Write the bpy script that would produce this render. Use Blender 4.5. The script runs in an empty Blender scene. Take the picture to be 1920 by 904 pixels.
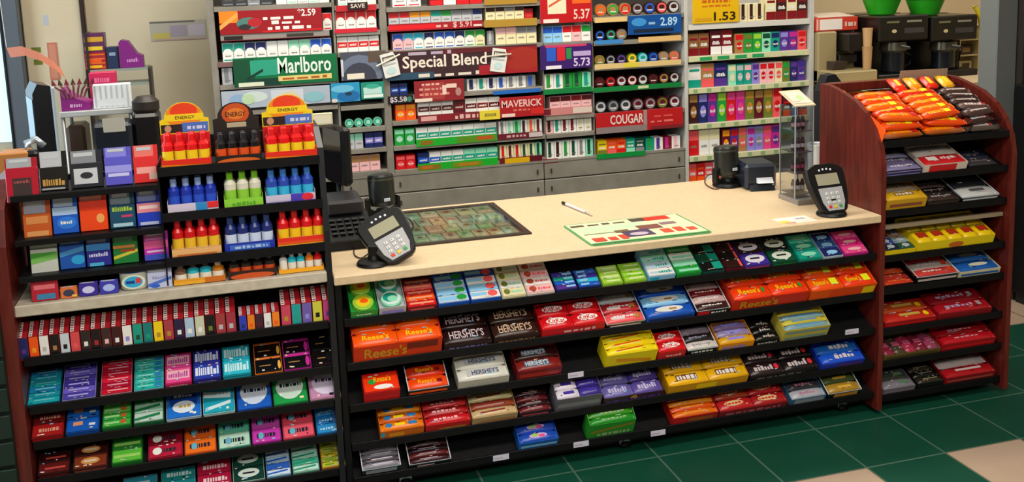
import bpy, math, random
from mathutils import Matrix, Vector, Euler
random.seed(7)
SC = bpy.context.scene
COL = SC.collection
R = math.radians
# ------------------------------------------------------------ camera
FPX, CX, CY, EYE = 1902.9, 960.0, 245.5, 1.65
YAW, PIT, ROL = -0.2736, 0.1537, -0.0361
def cam_rows():
    cy, sy, cp, sp, cr, sr = math.cos(YAW), math.sin(YAW), math.cos(PIT), math.sin(PIT), math.cos(ROL), math.sin(ROL)
    A = Matrix(((cy, sy, 0), (-sy, cy, 0), (0, 0, 1)))
    B = Matrix(((1, 0, 0), (0, 0, -1), (0, 1, 0)))
    P = Matrix(((1, 0, 0), (0, cp, -sp), (0, sp, cp)))
    Q = Matrix(((cr, -sr, 0), (sr, cr, 0), (0, 0, 1)))
    return Q @ P @ B @ A
M = cam_rows()
cd = bpy.data.cameras.new('camera'); cam = bpy.data.objects.new('camera', cd); COL.objects.link(cam)
cd.sensor_width = 36; cd.lens = 36 * FPX / 1920; cd.shift_y = -(452 - CY) / 1920
ax = Matrix((M[0], -M[1], -M[2])).transposed()
cam.matrix_world = Matrix.Translation((0, 0, EYE)) @ ax.to_4x4()
SC.camera = cam
# ------------------------------------------------------------ light
W = bpy.data.worlds.new('world'); SC.world = W; W.use_nodes = True
W.node_tree.nodes['Background'].inputs[0].default_value = (1.0, .95, .88, 1)
W.node_tree.nodes['Background'].inputs[1].default_value = 0.10
def area(name, loc, size, power, col, rot=(0, 0, 0)):
    d = bpy.data.lights.new(name, 'AREA'); d.shape = 'RECTANGLE'; d.size, d.size_y = size; d.energy = power; d.color = col
    o = bpy.data.objects.new(name, d); COL.objects.link(o); o.location = loc; o.rotation_euler = rot; return o
area('ceiling_light_panel', (0.9, 1.6, 2.75), (3.0, .4), 60, (1, .95, .87))
area('ceiling_light_panel', (0.6, -0.4, 2.75), (3.0, .9), 110, (1, .96, .90))
area('ceiling_light_panel', (1.2, 3.95, 2.75), (3.6, .5), 78, (1, .93, .82))
area('ceiling_light_panel', (4.2, 4.1, 2.75), (1.2, .5), 20, (1, .93, .80))  # added lamp that brightens the coffee corner, no known fixture there
area('window_daylight', (-3.3, 3.2, 1.7), (2.2, 1.7), 95, (.72, .86, 1), (0, R(-90), 0))
SC.view_settings.view_transform = 'Standard'
try: SC.view_settings.look = 'None'
except Exception: pass
SC.view_settings.gamma = 1; SC.view_settings.exposure = 0.0
SC.view_settings.use_curve_mapping = False
# ------------------------------------------------------------ colours and materials
C = dict(red='#d3121a', darkred='#7d1018', maroon='#5c0f1c', orange='#f4560a', amber='#f29a12', yellow='#f3cf0d', lime='#9ccf3a', green='#1e9a3a',
         darkgreen='#0b4a34', teal='#0c9a84', mint='#8fdcb8', cyan='#27b4d4', sky='#8cc8ee', blue='#1a58c4', navy='#152560', purple='#57318f',
         lilac='#8f86d8', magenta='#c4268f', pink='#e8458a', palepink='#f0b9bb', white='#eceae4', cream='#e6dcae', silver='#b9bcc0', grey='#84868a',
         darkgrey='#35373a', black='#0c0c0f', brown='#3a1714', tan='#a97b46', gold='#b98a2c', coral='#ee5a5c', violet='#3c2a96', olive='#6c7a2a',
         choc='#2a100d', beige='#cdbfa0', paleblue='#b8cfe2', bronze='#8a5b33')
def lin(h):
    h = C.get(h, h).lstrip('#')
    return tuple((c / 12.92 if c <= .04045 else ((c + .055) / 1.055) ** 2.4) for c in (int(h[i:i + 2], 16) / 255 for i in (0, 2, 4))) + (1,)
MC = {}
def mat(c, rough=.38, metal=0.0, emit=0):
    k = (c, rough, metal, emit)
    if k in MC: return MC[k]
    m = bpy.data.materials.new('%s_surface' % c.strip('#')); m.use_nodes = True
    b = m.node_tree.nodes['Principled BSDF']; b.inputs['Base Color'].default_value = lin(c)
    b.inputs['Roughness'].default_value = rough; b.inputs['Metallic'].default_value = metal
    if emit: b.inputs['Emission Color'].default_value = lin(c); b.inputs['Emission Strength'].default_value = emit
    m.diffuse_color = lin(c); MC[k] = m; return m
def noisy(name, c1, c2, scale=(1, 1, 1), nscale=6, rough=.4, bump=0.0, detail=6):
    m = bpy.data.materials.new(name); m.use_nodes = True; nt = m.node_tree; N = nt.nodes; L = nt.links
    b = N['Principled BSDF']; tc = N.new('ShaderNodeTexCoord'); mp = N.new('ShaderNodeMapping'); mp.inputs['Scale'].default_value = scale
    no = N.new('ShaderNodeTexNoise'); no.inputs['Scale'].default_value = nscale; no.inputs['Detail'].default_value = detail
    cr = N.new('ShaderNodeValToRGB'); cr.color_ramp.elements[0].position = .32; cr.color_ramp.elements[1].position = .68
    cr.color_ramp.elements[0].color = lin(c1); cr.color_ramp.elements[1].color = lin(c2)
    L.new(tc.outputs['Object'], mp.inputs[0]); L.new(mp.outputs[0], no.inputs['Vector']); L.new(no.outputs['Fac'], cr.inputs[0])
    L.new(cr.outputs[0], b.inputs['Base Color']); b.inputs['Roughness'].default_value = rough
    if bump:
        bp = N.new('ShaderNodeBump'); bp.inputs['Strength'].default_value = bump; bp.inputs['Distance'].default_value = .002
        L.new(no.outputs['Fac'], bp.inputs['Height']); L.new(bp.outputs[0], b.inputs['Normal'])
    return m
WOOD = noisy('mahogany_laminate', '#4e1610', '#6c231a', (14, 14, 1.2), 5, .32)
LAM = noisy('beige_laminate', '#cdb48e', '#d4bc98', (1, 1, 1), 60, .42)
LEDGE = noisy('pale_ledge_laminate', '#b3a894', '#c4bba8', (1, 1, 1), 40, .45)
BLK = noisy('black_powder_coat', '#050506', '#0a0a0c', (1, 1, 1), 30, .5); BLK.node_tree.nodes['Principled BSDF'].inputs['Specular IOR Level'].default_value = .25
STEEL = noisy('grey_shelf_steel', '#7d776c', '#8b857a', (1, 1, 1), 12, .45)
WALLM = noisy('beige_wall_paint', '#cfbf9f', '#d8c8a8', (1, 1, 1), 3, .7)
WALLY = noisy('cream_wall_paint', '#dcc69c', '#e4cfa8', (1, 1, 1), 3, .7)
PLAS = noisy('black_plastic', '#0a0a0b', '#131314', (1, 1, 1), 40, .4); PLAS.node_tree.nodes['Principled BSDF'].inputs['Specular IOR Level'].default_value = .3
CHAL = noisy('white_painted_metal', '#b9b7b0', '#c6c4bd', (1, 1, 1), 10, .45)
def glass(name, col, alpha):
    m = bpy.data.materials.new(name); m.use_nodes = True; nt = m.node_tree; N = nt.nodes
    for n in list(N):
        if n.type != 'OUTPUT_MATERIAL': N.remove(n)
    t = N.new('ShaderNodeBsdfTransparent'); t.inputs[0].default_value = lin(col); g = N.new('ShaderNodeBsdfGlossy'); g.inputs['Roughness'].default_value = .06
    mx = N.new('ShaderNodeMixShader'); mx.inputs[0].default_value = alpha
    nt.links.new(t.outputs[0], mx.inputs[1]); nt.links.new(g.outputs[0], mx.inputs[2]); nt.links.new(mx.outputs[0], N['Material Output'].inputs[0])
    return m
ACR = glass('clear_acrylic', '#e6ebee', .10)
GLS = glass('dark_counter_glass', '#f2f6f0', .22)
def m_(c):
    return c if not isinstance(c, str) else mat(c)
# ------------------------------------------------------------ where a point of the place sits
def xat(u, y, z):
    a = u - CX; zz = z - EYE
    return (FPX * (M[0][1] * y + M[0][2] * zz) - a * (M[2][1] * y + M[2][2] * zz)) / (a * M[2][0] - FPX * M[0][0])
def ray(u, v): return M.transposed() @ Vector(((u - CX) / FPX, (v - CY) / FPX, 1))
def zat(u, v, y):
    d = ray(u, v); return EYE + d.z * y / d.y
def onz(u, v, z):
    d = ray(u, v); t = (z - EYE) / d.z; return Vector((d.x * t, d.y * t, z))
def scl(x, y, z): return FPX / (M[2] @ Vector((x, y, z - EYE)))
# ------------------------------------------------------------ mesh builder
TX = {}
def textpoly(s):
    if s in TX: return TX[s]
    cu = bpy.data.curves.new('t', 'FONT'); cu.body = s; cu.resolution_u = 2; cu.offset = .018
    o = bpy.data.objects.new('t', cu); COL.objects.link(o)
    dg = bpy.context.evaluated_depsgraph_get(); me = bpy.data.meshes.new_from_object(o.evaluated_get(dg))
    vs = [(v.co.x, v.co.y) for v in me.vertices]; fs = [tuple(p.vertices) for p in me.polygons]
    bpy.data.objects.remove(o); bpy.data.curves.remove(cu); bpy.data.meshes.remove(me)
    x0 = min(v[0] for v in vs); x1 = max(v[0] for v in vs); y0 = min(v[1] for v in vs); y1 = max(v[1] for v in vs)
    TX[s] = ([((a - x0) / (x1 - x0), (b - y0) / (y1 - y0)) for a, b in vs], fs); return TX[s]
class MB:
    def __init__(s): s.v = []; s.f = []; s.m = []; s.sm = []; s.mats = []
    def mi(s, m):
        m = m_(m)
        if m not in s.mats: s.mats.append(m)
        return s.mats.index(m)
    def add(s, vs, fs, m, smooth=False):
        o = len(s.v); s.v += [tuple(p) for p in vs]; i = s.mi(m)
        for f in fs: s.f.append(tuple(a + o for a in f)); s.m.append(i); s.sm.append(smooth)
    def box(s, x0, x1, y0, y1, z0, z1, m, faces=None, b=0):
        if b:   # chamfered box
            b = min(b, (x1 - x0) / 3, (y1 - y0) / 3, (z1 - z0) / 3); pts = []
            for X, sx in ((x0, 1), (x1, -1)):
                for Y, sy in ((y0, 1), (y1, -1)):
                    for Z, sz in ((z0, 1), (z1, -1)):
                        pts += [(X, Y + sy * b, Z + sz * b), (X + sx * b, Y, Z + sz * b), (X + sx * b, Y + sy * b, Z)]
            I = lambda i, j, k, a: ((i * 2 + j) * 2 + k) * 3 + a
            F = [(I(0,0,0,0), I(0,0,1,0), I(0,1,1,0), I(0,1,0,0)), (I(1,0,0,0), I(1,1,0,0), I(1,1,1,0), I(1,0,1,0)),
                 (I(0,0,0,1), I(1,0,0,1), I(1,0,1,1), I(0,0,1,1)), (I(0,1,0,1), I(0,1,1,1), I(1,1,1,1), I(1,1,0,1)),
                 (I(0,0,0,2), I(0,1,0,2), I(1,1,0,2), I(1,0,0,2)), (I(0,0,1,2), I(1,0,1,2), I(1,1,1,2), I(0,1,1,2))]
            for i in (0, 1):
                for j in (0, 1):
                    F.append((I(i,j,0,0), I(i,j,0,1), I(i,j,1,1), I(i,j,1,0)))
            for i in (0, 1):
                for k in (0, 1): F.append((I(i,0,k,0), I(i,0,k,2), I(i,1,k,2), I(i,1,k,0)))
            for j in (0, 1):
                for k in (0, 1): F.append((I(0,j,k,1), I(0,j,k,2), I(1,j,k,2), I(1,j,k,1)))
            for i in (0, 1):
                for j in (0, 1):
                    for k in (0, 1): F.append((I(i,j,k,0), I(i,j,k,1), I(i,j,k,2)))
            s.add(pts, F, m); return
        v = [(x0,y0,z0),(x1,y0,z0),(x1,y1,z0),(x0,y1,z0),(x0,y0,z1),(x1,y0,z1),(x1,y1,z1),(x0,y1,z1)]
        q = dict(bottom=(0,3,2,1), top=(4,5,6,7), front=(0,1,5,4), back=(2,3,7,6), left=(3,0,4,7), right=(1,2,6,5))
        for n, f in q.items(): s.add([v[i] for i in f], [(0, 1, 2, 3)], (faces or {}).get(n, m))
    def prism(s, poly, d0, d1, m, axis='x', side=None, smooth=False):   # polygon extruded along an axis
        n = len(poly); P = {'x': lambda a, b, d: (d, a, b), 'y': lambda a, b, d: (a, d, b), 'z': lambda a, b, d: (a, b, d)}[axis]
        s.add([P(a, b, d0) for a, b in poly], [tuple(range(n))], m); s.add([P(a, b, d1) for a, b in poly], [tuple(range(n))[::-1]], m)
        s.add([P(a, b, d0) for a, b in poly] + [P(a, b, d1) for a, b in poly], [(i, (i + 1) % n, n + (i + 1) % n, n + i) for i in range(n)], side or m, smooth)
    def lathe(s, prof, m, c=(0, 0, 0), n=20, mats=None, sx=1, sy=1):
        vs = []; K = len(prof)
        for r, z in prof: vs += [(c[0] + sx * r * math.cos(2 * math.pi * i / n), c[1] + sy * r * math.sin(2 * math.pi * i / n), c[2] + z) for i in range(n)]
        for k in range(K - 1):
            s.add([vs[k * n + i] for i in range(n)] + [vs[(k + 1) * n + i] for i in range(n)], [(i, (i + 1) % n, n + (i + 1) % n, n + i) for i in range(n)], (mats or {}).get(k, m), True)
        if prof[0][0] > 1e-5: s.add(vs[:n], [tuple(range(n))[::-1]], m)
        if prof[-1][0] > 1e-5: s.add(vs[-n:], [tuple(range(n))], (mats or {}).get(K - 2, m))
    def tube(s, pts, r, m, n=8):
        pts = [Vector(p) for p in pts]; vs = []
        for i, p in enumerate(pts):
            t = (pts[min(i + 1, len(pts) - 1)] - pts[max(i - 1, 0)]).normalized(); a = t.cross(Vector((0, 0, 1)))
            if a.length < .05: a = t.cross(Vector((1, 0, 0)))
            a.normalize(); b = t.cross(a)
            vs += [tuple(p + r * (math.cos(2 * math.pi * k / n) * a + math.sin(2 * math.pi * k / n) * b)) for k in range(n)]
        s.add(vs, [(i * n + k, i * n + (k + 1) % n, (i + 1) * n + (k + 1) % n, (i + 1) * n + k) for i in range(len(pts) - 1) for k in range(n)] + [tuple(range(n)), tuple(range(len(vs) - n, len(vs)))], m, True)
    def deco(s, O, ex, ey, spec, dz=0.0005):
        O = Vector(O); ex = Vector(ex); ey = Vector(ey); nn = ex.cross(ey).normalized(); lay = [0]
        def put(pts, fs, c):
            lay[0] += 1; off = nn * (dz + .00018 * lay[0])
            s.add([O + ex * min(1, max(0, a)) + ey * min(1, max(0, b)) + off for a, b in pts], fs, c)
        for it in [x for x in spec.split('|') if x]:
            a = it.split(':'); k = a[0]; c = a[1]
            if k == 't': txt = a[1]; c = a[2]; q = [float(x) for x in a[3:]]
            else: q = [float(x) for x in a[2:]]
            if k == 'o':
                cx, cy, rx, ry = q or (.5, .5, .36, .3); put([(cx + rx * math.cos(t * math.pi / 8), cy + ry * math.sin(t * math.pi / 8)) for t in range(16)], [tuple(range(16))], c)
            elif k == 'r':
                x0, y0, x1, y1 = q or (.1, .3, .9, .7); put([(x0, y0), (x1, y0), (x1, y1), (x0, y1)], [(0, 1, 2, 3)], c)
            elif k == 'd':
                x0, y0, x1, y1, w = q or (0, .1, 1, .75, .25); put([(x0, y0), (x1, y1), (x1, min(1, y1 + w)), (x0, min(1, y0 + w))], [(0, 1, 2, 3)], c)
            elif k == 's':
                n = int(q[0]) if q else 3
                for i in range(n): put([(.04, (i + .3) / n), (.96, (i + .3) / n), (.96, (i + .62) / n), (.04, (i + .62) / n)], [(0, 1, 2, 3)], c)
            elif k == 'v':
                n = int(q[0]) if q else 3
                for i in range(n): put([((i + .3) / n, .05), ((i + .62) / n, .05), ((i + .62) / n, .95), ((i + .3) / n, .95)], [(0, 1, 2, 3)], c)
            elif k == 'l':
                x0, y0, x1, y1 = q or (.15, .35, .85, .65); x = x0; rr = random.Random(len(s.v)); P = []; F = []
                while x < x1 - .01:
                    w = min(rr.uniform(.04, .12), x1 - x); h = rr.uniform(.6, 1) * (y1 - y0); o = len(P)
                    P += [(x, y0), (x + w, y0), (x + w, y0 + h), (x, y0 + h)]; F.append((o, o + 1, o + 2, o + 3)); x += w + .03
                put(P, F, c)
            elif k == 't':
                x0, y0, x1, y1 = q or (.1, .25, .9, .75); vs, fs = textpoly(txt); put([(x0 + u * (x1 - x0), y0 + v * (y1 - y0)) for u, v in vs], fs, c)
    def top(s, x0, x1, y0, y1, z, spec): s.deco((x0, y0, z), (x1 - x0, 0, 0), (0, y1 - y0, 0), spec)
    def front(s, x0, x1, z0, z1, y, spec): s.deco((x0, y, z0), (x1 - x0, 0, 0), (0, 0, z1 - z0), spec)
    def mesh(s, name):
        me = bpy.data.meshes.new(name); me.from_pydata(s.v, [], s.f)
        for m in s.mats: me.materials.append(m)
        me.polygons.foreach_set('material_index', s.m); me.polygons.foreach_set('use_smooth', s.sm); me.update(); return me
    def build(s, name, parent=None, loc=None, rot=None):
        o = bpy.data.objects.new(name, s.mesh(name)); COL.objects.link(o)
        if parent: o.parent = parent
        if loc is not None: o.location = loc
        if rot is not None: o.rotation_euler = rot
        return o
def nw(t): return len(t.replace('-', ' ').replace(',', '').split())
def fit(*c):
    for t in c:
        if nw(t) <= 16: return t
    return c[-1]
def tag(o, label, cat, group=None):

    o['label'] = label; o['category'] = cat
    if group: o['group'] = group
    return o
def empty(name, label, cat, loc, rot=(0, 0, 0), group=None):
    o = bpy.data.objects.new(name, None); o.empty_display_size = .05; COL.objects.link(o); o.location = loc; o.rotation_euler = rot
    return tag(o, label, cat, group)
def inst(me, name, loc, rot, label, cat, group=None, scale=None):
    o = bpy.data.objects.new(name, me); COL.objects.link(o); o.location = loc; o.rotation_euler = rot
    if scale: o.scale = scale
    return tag(o, label, cat, group)
def struct(o): o['kind'] = 'structure'; return o
ORD = ['first', 'second', 'third', 'fourth', 'fifth', 'sixth', 'seventh', 'eighth', 'ninth', 'tenth', 'eleventh', 'twelfth', 'thirteenth', 'fourteenth', 'fifteenth',
       'sixteenth', 'seventeenth', 'eighteenth', 'nineteenth', 'twentieth', 'twenty-first', 'twenty-second', 'twenty-third', 'twenty-fourth', 'twenty-fifth',
       'twenty-sixth', 'twenty-seventh', 'twenty-eighth', 'twenty-ninth', 'thirtieth', 'thirty-first', 'thirty-second', 'thirty-third', 'thirty-fourth', 'thirty-fifth', 'thirty-sixth']
# ============================================================ SETTING
def floor_mat():
    m = bpy.data.materials.new('floor_tiles'); m.use_nodes = True; nt = m.node_tree; N = nt.nodes; L = nt.links
    b = N['Principled BSDF']; tc = N.new('ShaderNodeTexCoord'); mp = N.new('ShaderNodeMapping')
    T = .305; X0, Y0 = 1.017, 3.012
    mp.inputs['Location'].default_value = (-X0 / T, -Y0 / T, 0); mp.inputs['Scale'].default_value = (1 / T, 1 / T, 1)
    L.new(tc.outputs['Object'], mp.inputs[0]); sx = N.new('ShaderNodeSeparateXYZ'); L.new(mp.outputs[0], sx.inputs[0])
    def mth(op, a, bb=None):
        n = N.new('ShaderNodeMath'); n.operation = op
        for i, q in enumerate((a, bb)):
            if q is None: continue
            if isinstance(q, (int, float)): n.inputs[i].default_value = q
            else: L.new(q, n.inputs[i])
        return n.outputs[0]
    fx = mth('FLOOR', sx.outputs[0]); fy = mth('FLOOR', sx.outputs[1])
    rx = mth('FRACT', sx.outputs[0]); ry = mth('FRACT', sx.outputs[1])
    gr = mth('MAXIMUM', mth('LESS_THAN', mth('MINIMUM', rx, ry), .012), mth('GREATER_THAN', mth('MAXIMUM', rx, ry), .988))
    # pale tiles stand in every second square of the second row out, and fill the aisle beyond the racks
    par = mth('LESS_THAN', mth('MODULO', mth('ADD', mth('ADD', fx, fy), 200), 2), .5)
    nearrow = mth('LESS_THAN', fy, -1.5)
    pale1 = mth('MULTIPLY', par, nearrow)
    far = mth('MULTIPLY', mth('GREATER_THAN', sx.outputs[1], 2.0), mth('GREATER_THAN', sx.outputs[0], 6.2))
    pale = mth('MAXIMUM', pale1, far)
    no = N.new('ShaderNodeTexNoise'); no.inputs['Scale'].default_value = 5; L.new(tc.outputs['Object'], no.inputs['Vector'])
    def mixc(f, a, bb):
        n = N.new('ShaderNodeMix'); n.data_type = 'RGBA'
        if isinstance(f, (int, float)): n.inputs[0].default_value = f
        else: L.new(f, n.inputs[0])
        for i, q in ((6, a), (7, bb)):
            if isinstance(q, tuple): n.inputs[i].default_value = q
            else: L.new(q, n.inputs[i])
        return n.outputs[2]
    g = mixc(no.outputs['Fac'], lin('#08402f'), lin('#124a38')); w = mixc(no.outputs['Fac'], lin('#a8907a'), lin('#b69e88'))
    c = mixc(pale, g, w); c = mixc(gr, c, mixc(pale, lin('#4c6858'), lin('#6c5a48')))
    L.new(c, b.inputs['Base Color']); b.inputs['Roughness'].default_value = .4
    return m
def slab(name, x0, x1, y0, y1, z0, z1, m, b=0):
    k = MB(); k.box(x0, x1, y0, y1, z0, z1, m, b=b); return struct(k.build(name))
slab('floor', -3.6, 7, -1, 7.2, -.05, 0, floor_mat())
slab('wall_back', -3.6, 7, 5.6, 5.7, 0, 2.8, WALLM)
slab('wall_right', 6.0, 6.1, -1, 5.6, 0, 2.8, WALLY)
slab('ceiling', -3.6, 7, -1, 7.2, 2.8, 2.86, mat('white', .8))
# left wall with a daylight window in it
wl = MB(); wl.box(-3.6, -3.5, -1, 2.0, 0, 2.8, WALLM); wl.box(-3.6, -3.5, 5.5, 5.6, 0, 2.8, WALLM); wl.box(-3.6, -3.5, 2.0, 5.5, 0, .8, WALLM); wl.box(-3.6, -3.5, 2.0, 5.5, 2.6, 2.8, WALLM); struct(wl.build('wall_left'))

# grey column by the doorway at the right, grey window post at the left
def vpost(name, ua, ub, v, y, d, z1, m):
    k = MB(); z = zat((ua + ub) / 2, v, y); x0 = xat(ua, y, z); x1 = xat(ub, y, z); k.box(x0, x1, y, y + d, 0, z1, m, b=.004); return struct(k.build(name)), x0, x1
# back wall: door leaf, dark jamb, window with daylight behind it
def bw(u, y=5.6): return xat(u, y, 1.25)
k = MB(); k.box(bw(54), bw(163), 5.57, 5.6, 0, 2.05, WALLM, b=.004)
k.front(bw(54), bw(163), 0, 2.05, 5.57, 'r:silver:.35:.72:.44:.745|r:olive:.1:.655:.26:.668|r:olive:.12:.625:.27:.638|r:#9a9078:.3:.8:.55:.86'); struct(k.build('door_1'))
k = MB(); k.box(bw(163), bw(171), 5.54, 5.6, 0, 2.4, mat('#2a1712', .4), b=.004); struct(k.build('trim_1'))
k = MB(); k.box(bw(20), bw(52), 5.5, 5.6, 0, 2.4, mat('#5c646c', .4), b=.006); k.box(bw(17), bw(20), 5.49, 5.6, 0, 2.4, mat('#23282e', .4)); struct(k.build('trim_2'))
k = MB(); k.box(-2.3, bw(17), 5.58, 5.6, .9, 2.3, mat('#bfe0f4', .3, 0, 1.1)); struct(k.build('window_1'))
k = MB(); k.box(2.9, 6, 5.575, 5.6, .9, 2.8, WALLY); struct(k.build('trim_4'))
# grey column and brown panel by the doorway at the right
k = MB(); k.box(3.47, 3.585, 3.94, 4.06, 0, 2.8, mat('#6f7472', .4), b=.005); k.box(3.585, 3.61, 3.9, 4.06, 0, 2.8, mat('#2a2420', .4)); struct(k.build('trim_3'))
k = MB(); k.box(3.6, 3.66, 2.9, 3.94, 1.06, 2.8, mat('#5a3722', .45)); struct(k.build('wall_front_right'))
t = empty('drinks_cooler', 'tall black cooler side standing beyond the end rack by the grey column', 'cooler', (3.9, 3.42, 0))
k = MB(); k.box(-.34, .3, -.5, .5, .05, 1.055, BLK, b=.01); k.build('cabinet', t)
k = MB(); k.box(-.32, .28, -.46, .46, 0, .05, mat('black', .6)); k.build('plinth', t)
k = MB(); k.box(-.345, -.34, -.35, .35, .2, .9, mat('#101013', .25), b=.002); k.build('side_panel', t)
# ============================================================ RACKS
XL, XM, XR0, XR1 = -.615, .272, 2.2, 2.765
YF = 3.05
def tilt_shelf(root, x0, x1, z, t, depth=.27, lip=.026, tags=(), m=BLK, y=YF):
    k = MB(); ct, st = math.cos(t), math.sin(t)
    P = lambda a, n: (y + a * ct - n * st, z - .012 + a * st + n * ct)
    k.prism([P(.004, -.006), P(depth, -.006), P(depth, 0), P(.004, 0)], x0, x1, m)
    sh = k.build('shelf', root)
    l = MB(); l.box(x0, x1, y - .006, y + .001, z - lip, z, m, b=.001); l.build('price_rail', sh)
    for (u, v) in tags:
        xx = xat(u, y, z); g = MB(); zz = zat(u, v, y - .007)
        g.box(xx - .027, xx + .027, y - .009, y - .0062, zz - .009, zz + .009, mat('#c9c4d4')); g.deco((xx - .027, y - .009, zz - .009), (.054, 0, 0), (0, 0, .018), 'l:#9b96a8:.1:.35:.6:.6')
        o = g.build('price_tag', sh); o['label'] = 'white price tag'
CR = empty('candy_rack', 'wide black candy rack with five sloping shelves under the beige counter', 'display rack', (0, 0, 0))
CZ = [.613, .4695, .333, .204, .089]; CT = R(29)
TG = [[], [], [(1078, 703), (1595, 622)], [], [(938, 858), (1088, 833), (1232, 812)]]
for z, tg in zip(CZ, TG): tilt_shelf(CR, XM + .022, XR0 - .004, z, CT, tags=tg)
k = MB(); k.box(XM + .022, XR0 - .004, YF + .262, YF + .275, .05, .725, BLK); k.build('back_panel', CR)
for x0, x1 in ((XM - .002, XM + .02),):
    k = MB(); k.box(x0, x1, YF - .008, YF + .3, .03, .728, BLK, b=.003); k.build('side_panel', CR)
k = MB(); k.box(XM + .022, XR0 - .004, YF + .08, YF + .27, 0.012, .05, mat('black', .6)); k.build('plinth', CR)
for u, v in ((1180, 842), (1587, 768), (760, 900)):
    p = onz(u, v, .02); k = MB()
    for dx in (-.012, .012):
        k.lathe([(.001, -.006), (.02, -.006), (.02, .006), (.001, .006)], mat('#1a1a1c', .3)); n0 = len(k.v) - 80
        for i in range(n0, len(k.v)): a, b, c = k.v[i]; k.v[i] = (c + dx, a, b)
    k.box(-.02, .02, -.01, .01, .0, .03, mat('silver', .25, .9)); o = k.build('caster', CR, (p.x, YF + .06, .021))
# ---- left rack
LR = empty('gum_rack', 'tall black display rack of gum and medicine at the left end', 'display rack', (0, 0, 0))
LZ = [.617, .471, .363, .248, .132]; LT = R(30)
for z in LZ: tilt_shelf(LR, XL, XM - .025, z, LT, .26)
UL = [1.137, 1.002, .868]                       # upper shelves, right half
UX = xat(304, YF, 1.0)
for z in UL:
    k = MB(); k.box(UX, XM - .02, YF - .004, YF + .2, z - .03, z - .012, BLK, b=.002); k.box(UX, XM - .02, YF - .008, YF - .003, z - .03, z - .003, BLK); k.build('shelf', LR)
UC = [zat(160, 354, YF), zat(160, 437, YF), zat(160, 505, YF)]
for z in UC:
    k = MB(); k.box(XL + .01, UX - .004, YF - .004, YF + .2, z - .022, z - .004, BLK, b=.002); k.build('shelf', LR)
k = MB(); k.box(XL, UX - .002, YF + .205, YF + .22, .05, 1.1, BLK); k.box(UX - .002, XM - .022, YF + .205, YF + .22, .05, 1.19, BLK); k.build('back_panel', LR)
k = MB(); k.box(UX - .004, UX, YF, YF + .2, .78, 1.14, BLK); k.build('divider', LR)
k = MB(); k.prism([(YF - .01, .03), (YF + .3, .03), (YF + .3, 1.2), (YF + .14, 1.2), (YF + .03, 1.15), (YF - .01, .9)], XM - .022, XM - .004, mat('#1d1f22', .35, .3), 'x'); k.build('side_panel', LR)
k = MB(); k.prism([(YF - .03, .03), (YF + .3, .03), (YF + .3, 1.12), (YF + .1, 1.12), (YF + .0, 1.05), (YF - .03, .95)], XL - .045, XL - .006, WOOD, 'x'); o = k.build('end_panel', LR); o['label'] = 'mahogany end panel'
k = MB(); k.box(XL - .006, XM - .022, YF - .02, YF + .24, .742, .775, LEDGE, b=.003); o = k.build('ledge', LR); o['label'] = 'pale laminate ledge'
k = MB(); k.box(XL, XM - .025, YF + .02, YF + .2, 0.0, .05, mat('black', .6)); k.build('plinth', LR)
# green slatted low panel left of the rack
t = empty('slatted_panel', 'dark green slatted panel at the far left beside the mahogany rack end', 'panel', (XL - .2, YF - .06, 0))
k = MB(); k.box(-.3, .16, .012, .05, 0, .8, mat('#03140f', .5)); k.build('backing', t)
for i in range(10):
    k = MB(); k.box(-.3, .16, 0, .012, i * .08 + .006, i * .08 + .074, mat('#07241b', .5), b=.002); k.build('slat', t)
# ---- right end rack
ER = empty('end_rack', 'narrow mahogany sided candy rack with curved top at the right end', 'display rack', (0, 0, 0))
EZ = [1.018, .889, .765, .598, .477, .325, .200, .068]; ET = R(20)
prof = [(3.03, .02), (3.03, .93), (3.045, 1.0), (3.08, 1.06), (3.13, 1.11), (3.20, 1.148), (3.30, 1.175), (3.36, 1.188), (3.42, 1.188), (3.42, .02)]
for x0, x1 in ((XR0 - .0, XR0 + .02), (XR1 - .01, XR1 + .012)):
    k = MB(); k.prism(prof, x0, x1, WOOD, 'x'); k.build('side_panel', ER)
for i, z in enumerate(EZ): tilt_shelf(ER, XR0 + .022, XR1 - .012, z, ET if i else R(24), .3 if i else .33)
k = MB(); k.box(XR0 + .022, XR1 - .012, 3.36, 3.375, .05, 1.16, BLK); k.build('back_panel', ER)
k = MB(); k.box(XR0 + .022, XR1 - .012, YF + .1, 3.36, .0, .03, mat('black', .6)); k.build('plinth', ER)
k = MB(); k.box(XR0 + .022, XR1 - .012, YF + .012, YF + .03, .690, .704, mat('#8b7c62', .45)); o = k.build('counter_view_strip', ER); o['label'] = 'added beige strip in place of the counter seen through the rack'  # added strip, stands in for the counter seen through the rack
k = MB(); k.prism([(3.375, 1.15), (3.42, 1.15), (3.42, 1.19), (3.375, 1.19)], XR0 + .02, XR1 - .01, WOOD); k.build('top_rail', ER)
# ============================================================ COUNTER
CT_T = .757
t = empty('checkout_counter', 'beige laminate checkout counter top between the two end racks', 'counter', (0, 0, 0))
k = MB(); k.box(XM - .002, XR0 - .002, 3.022, 3.84, .729, CT_T, LAM, b=.003); k.box(XR0 - .002, 2.6, 3.43, 3.84, .729, CT_T, LAM); k.build('worktop', t)
k = MB(); k.box(2.2, 2.58, 3.45, 3.8, 0, .728, mat('#6a5138', .5)); k.build('cabinet', t)
k = MB(); k.box(XM + .03, XR0 - .004, 3.34, 3.8, 0, .728, mat('#6a5138', .5)); k.build('cabinet', t)
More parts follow.
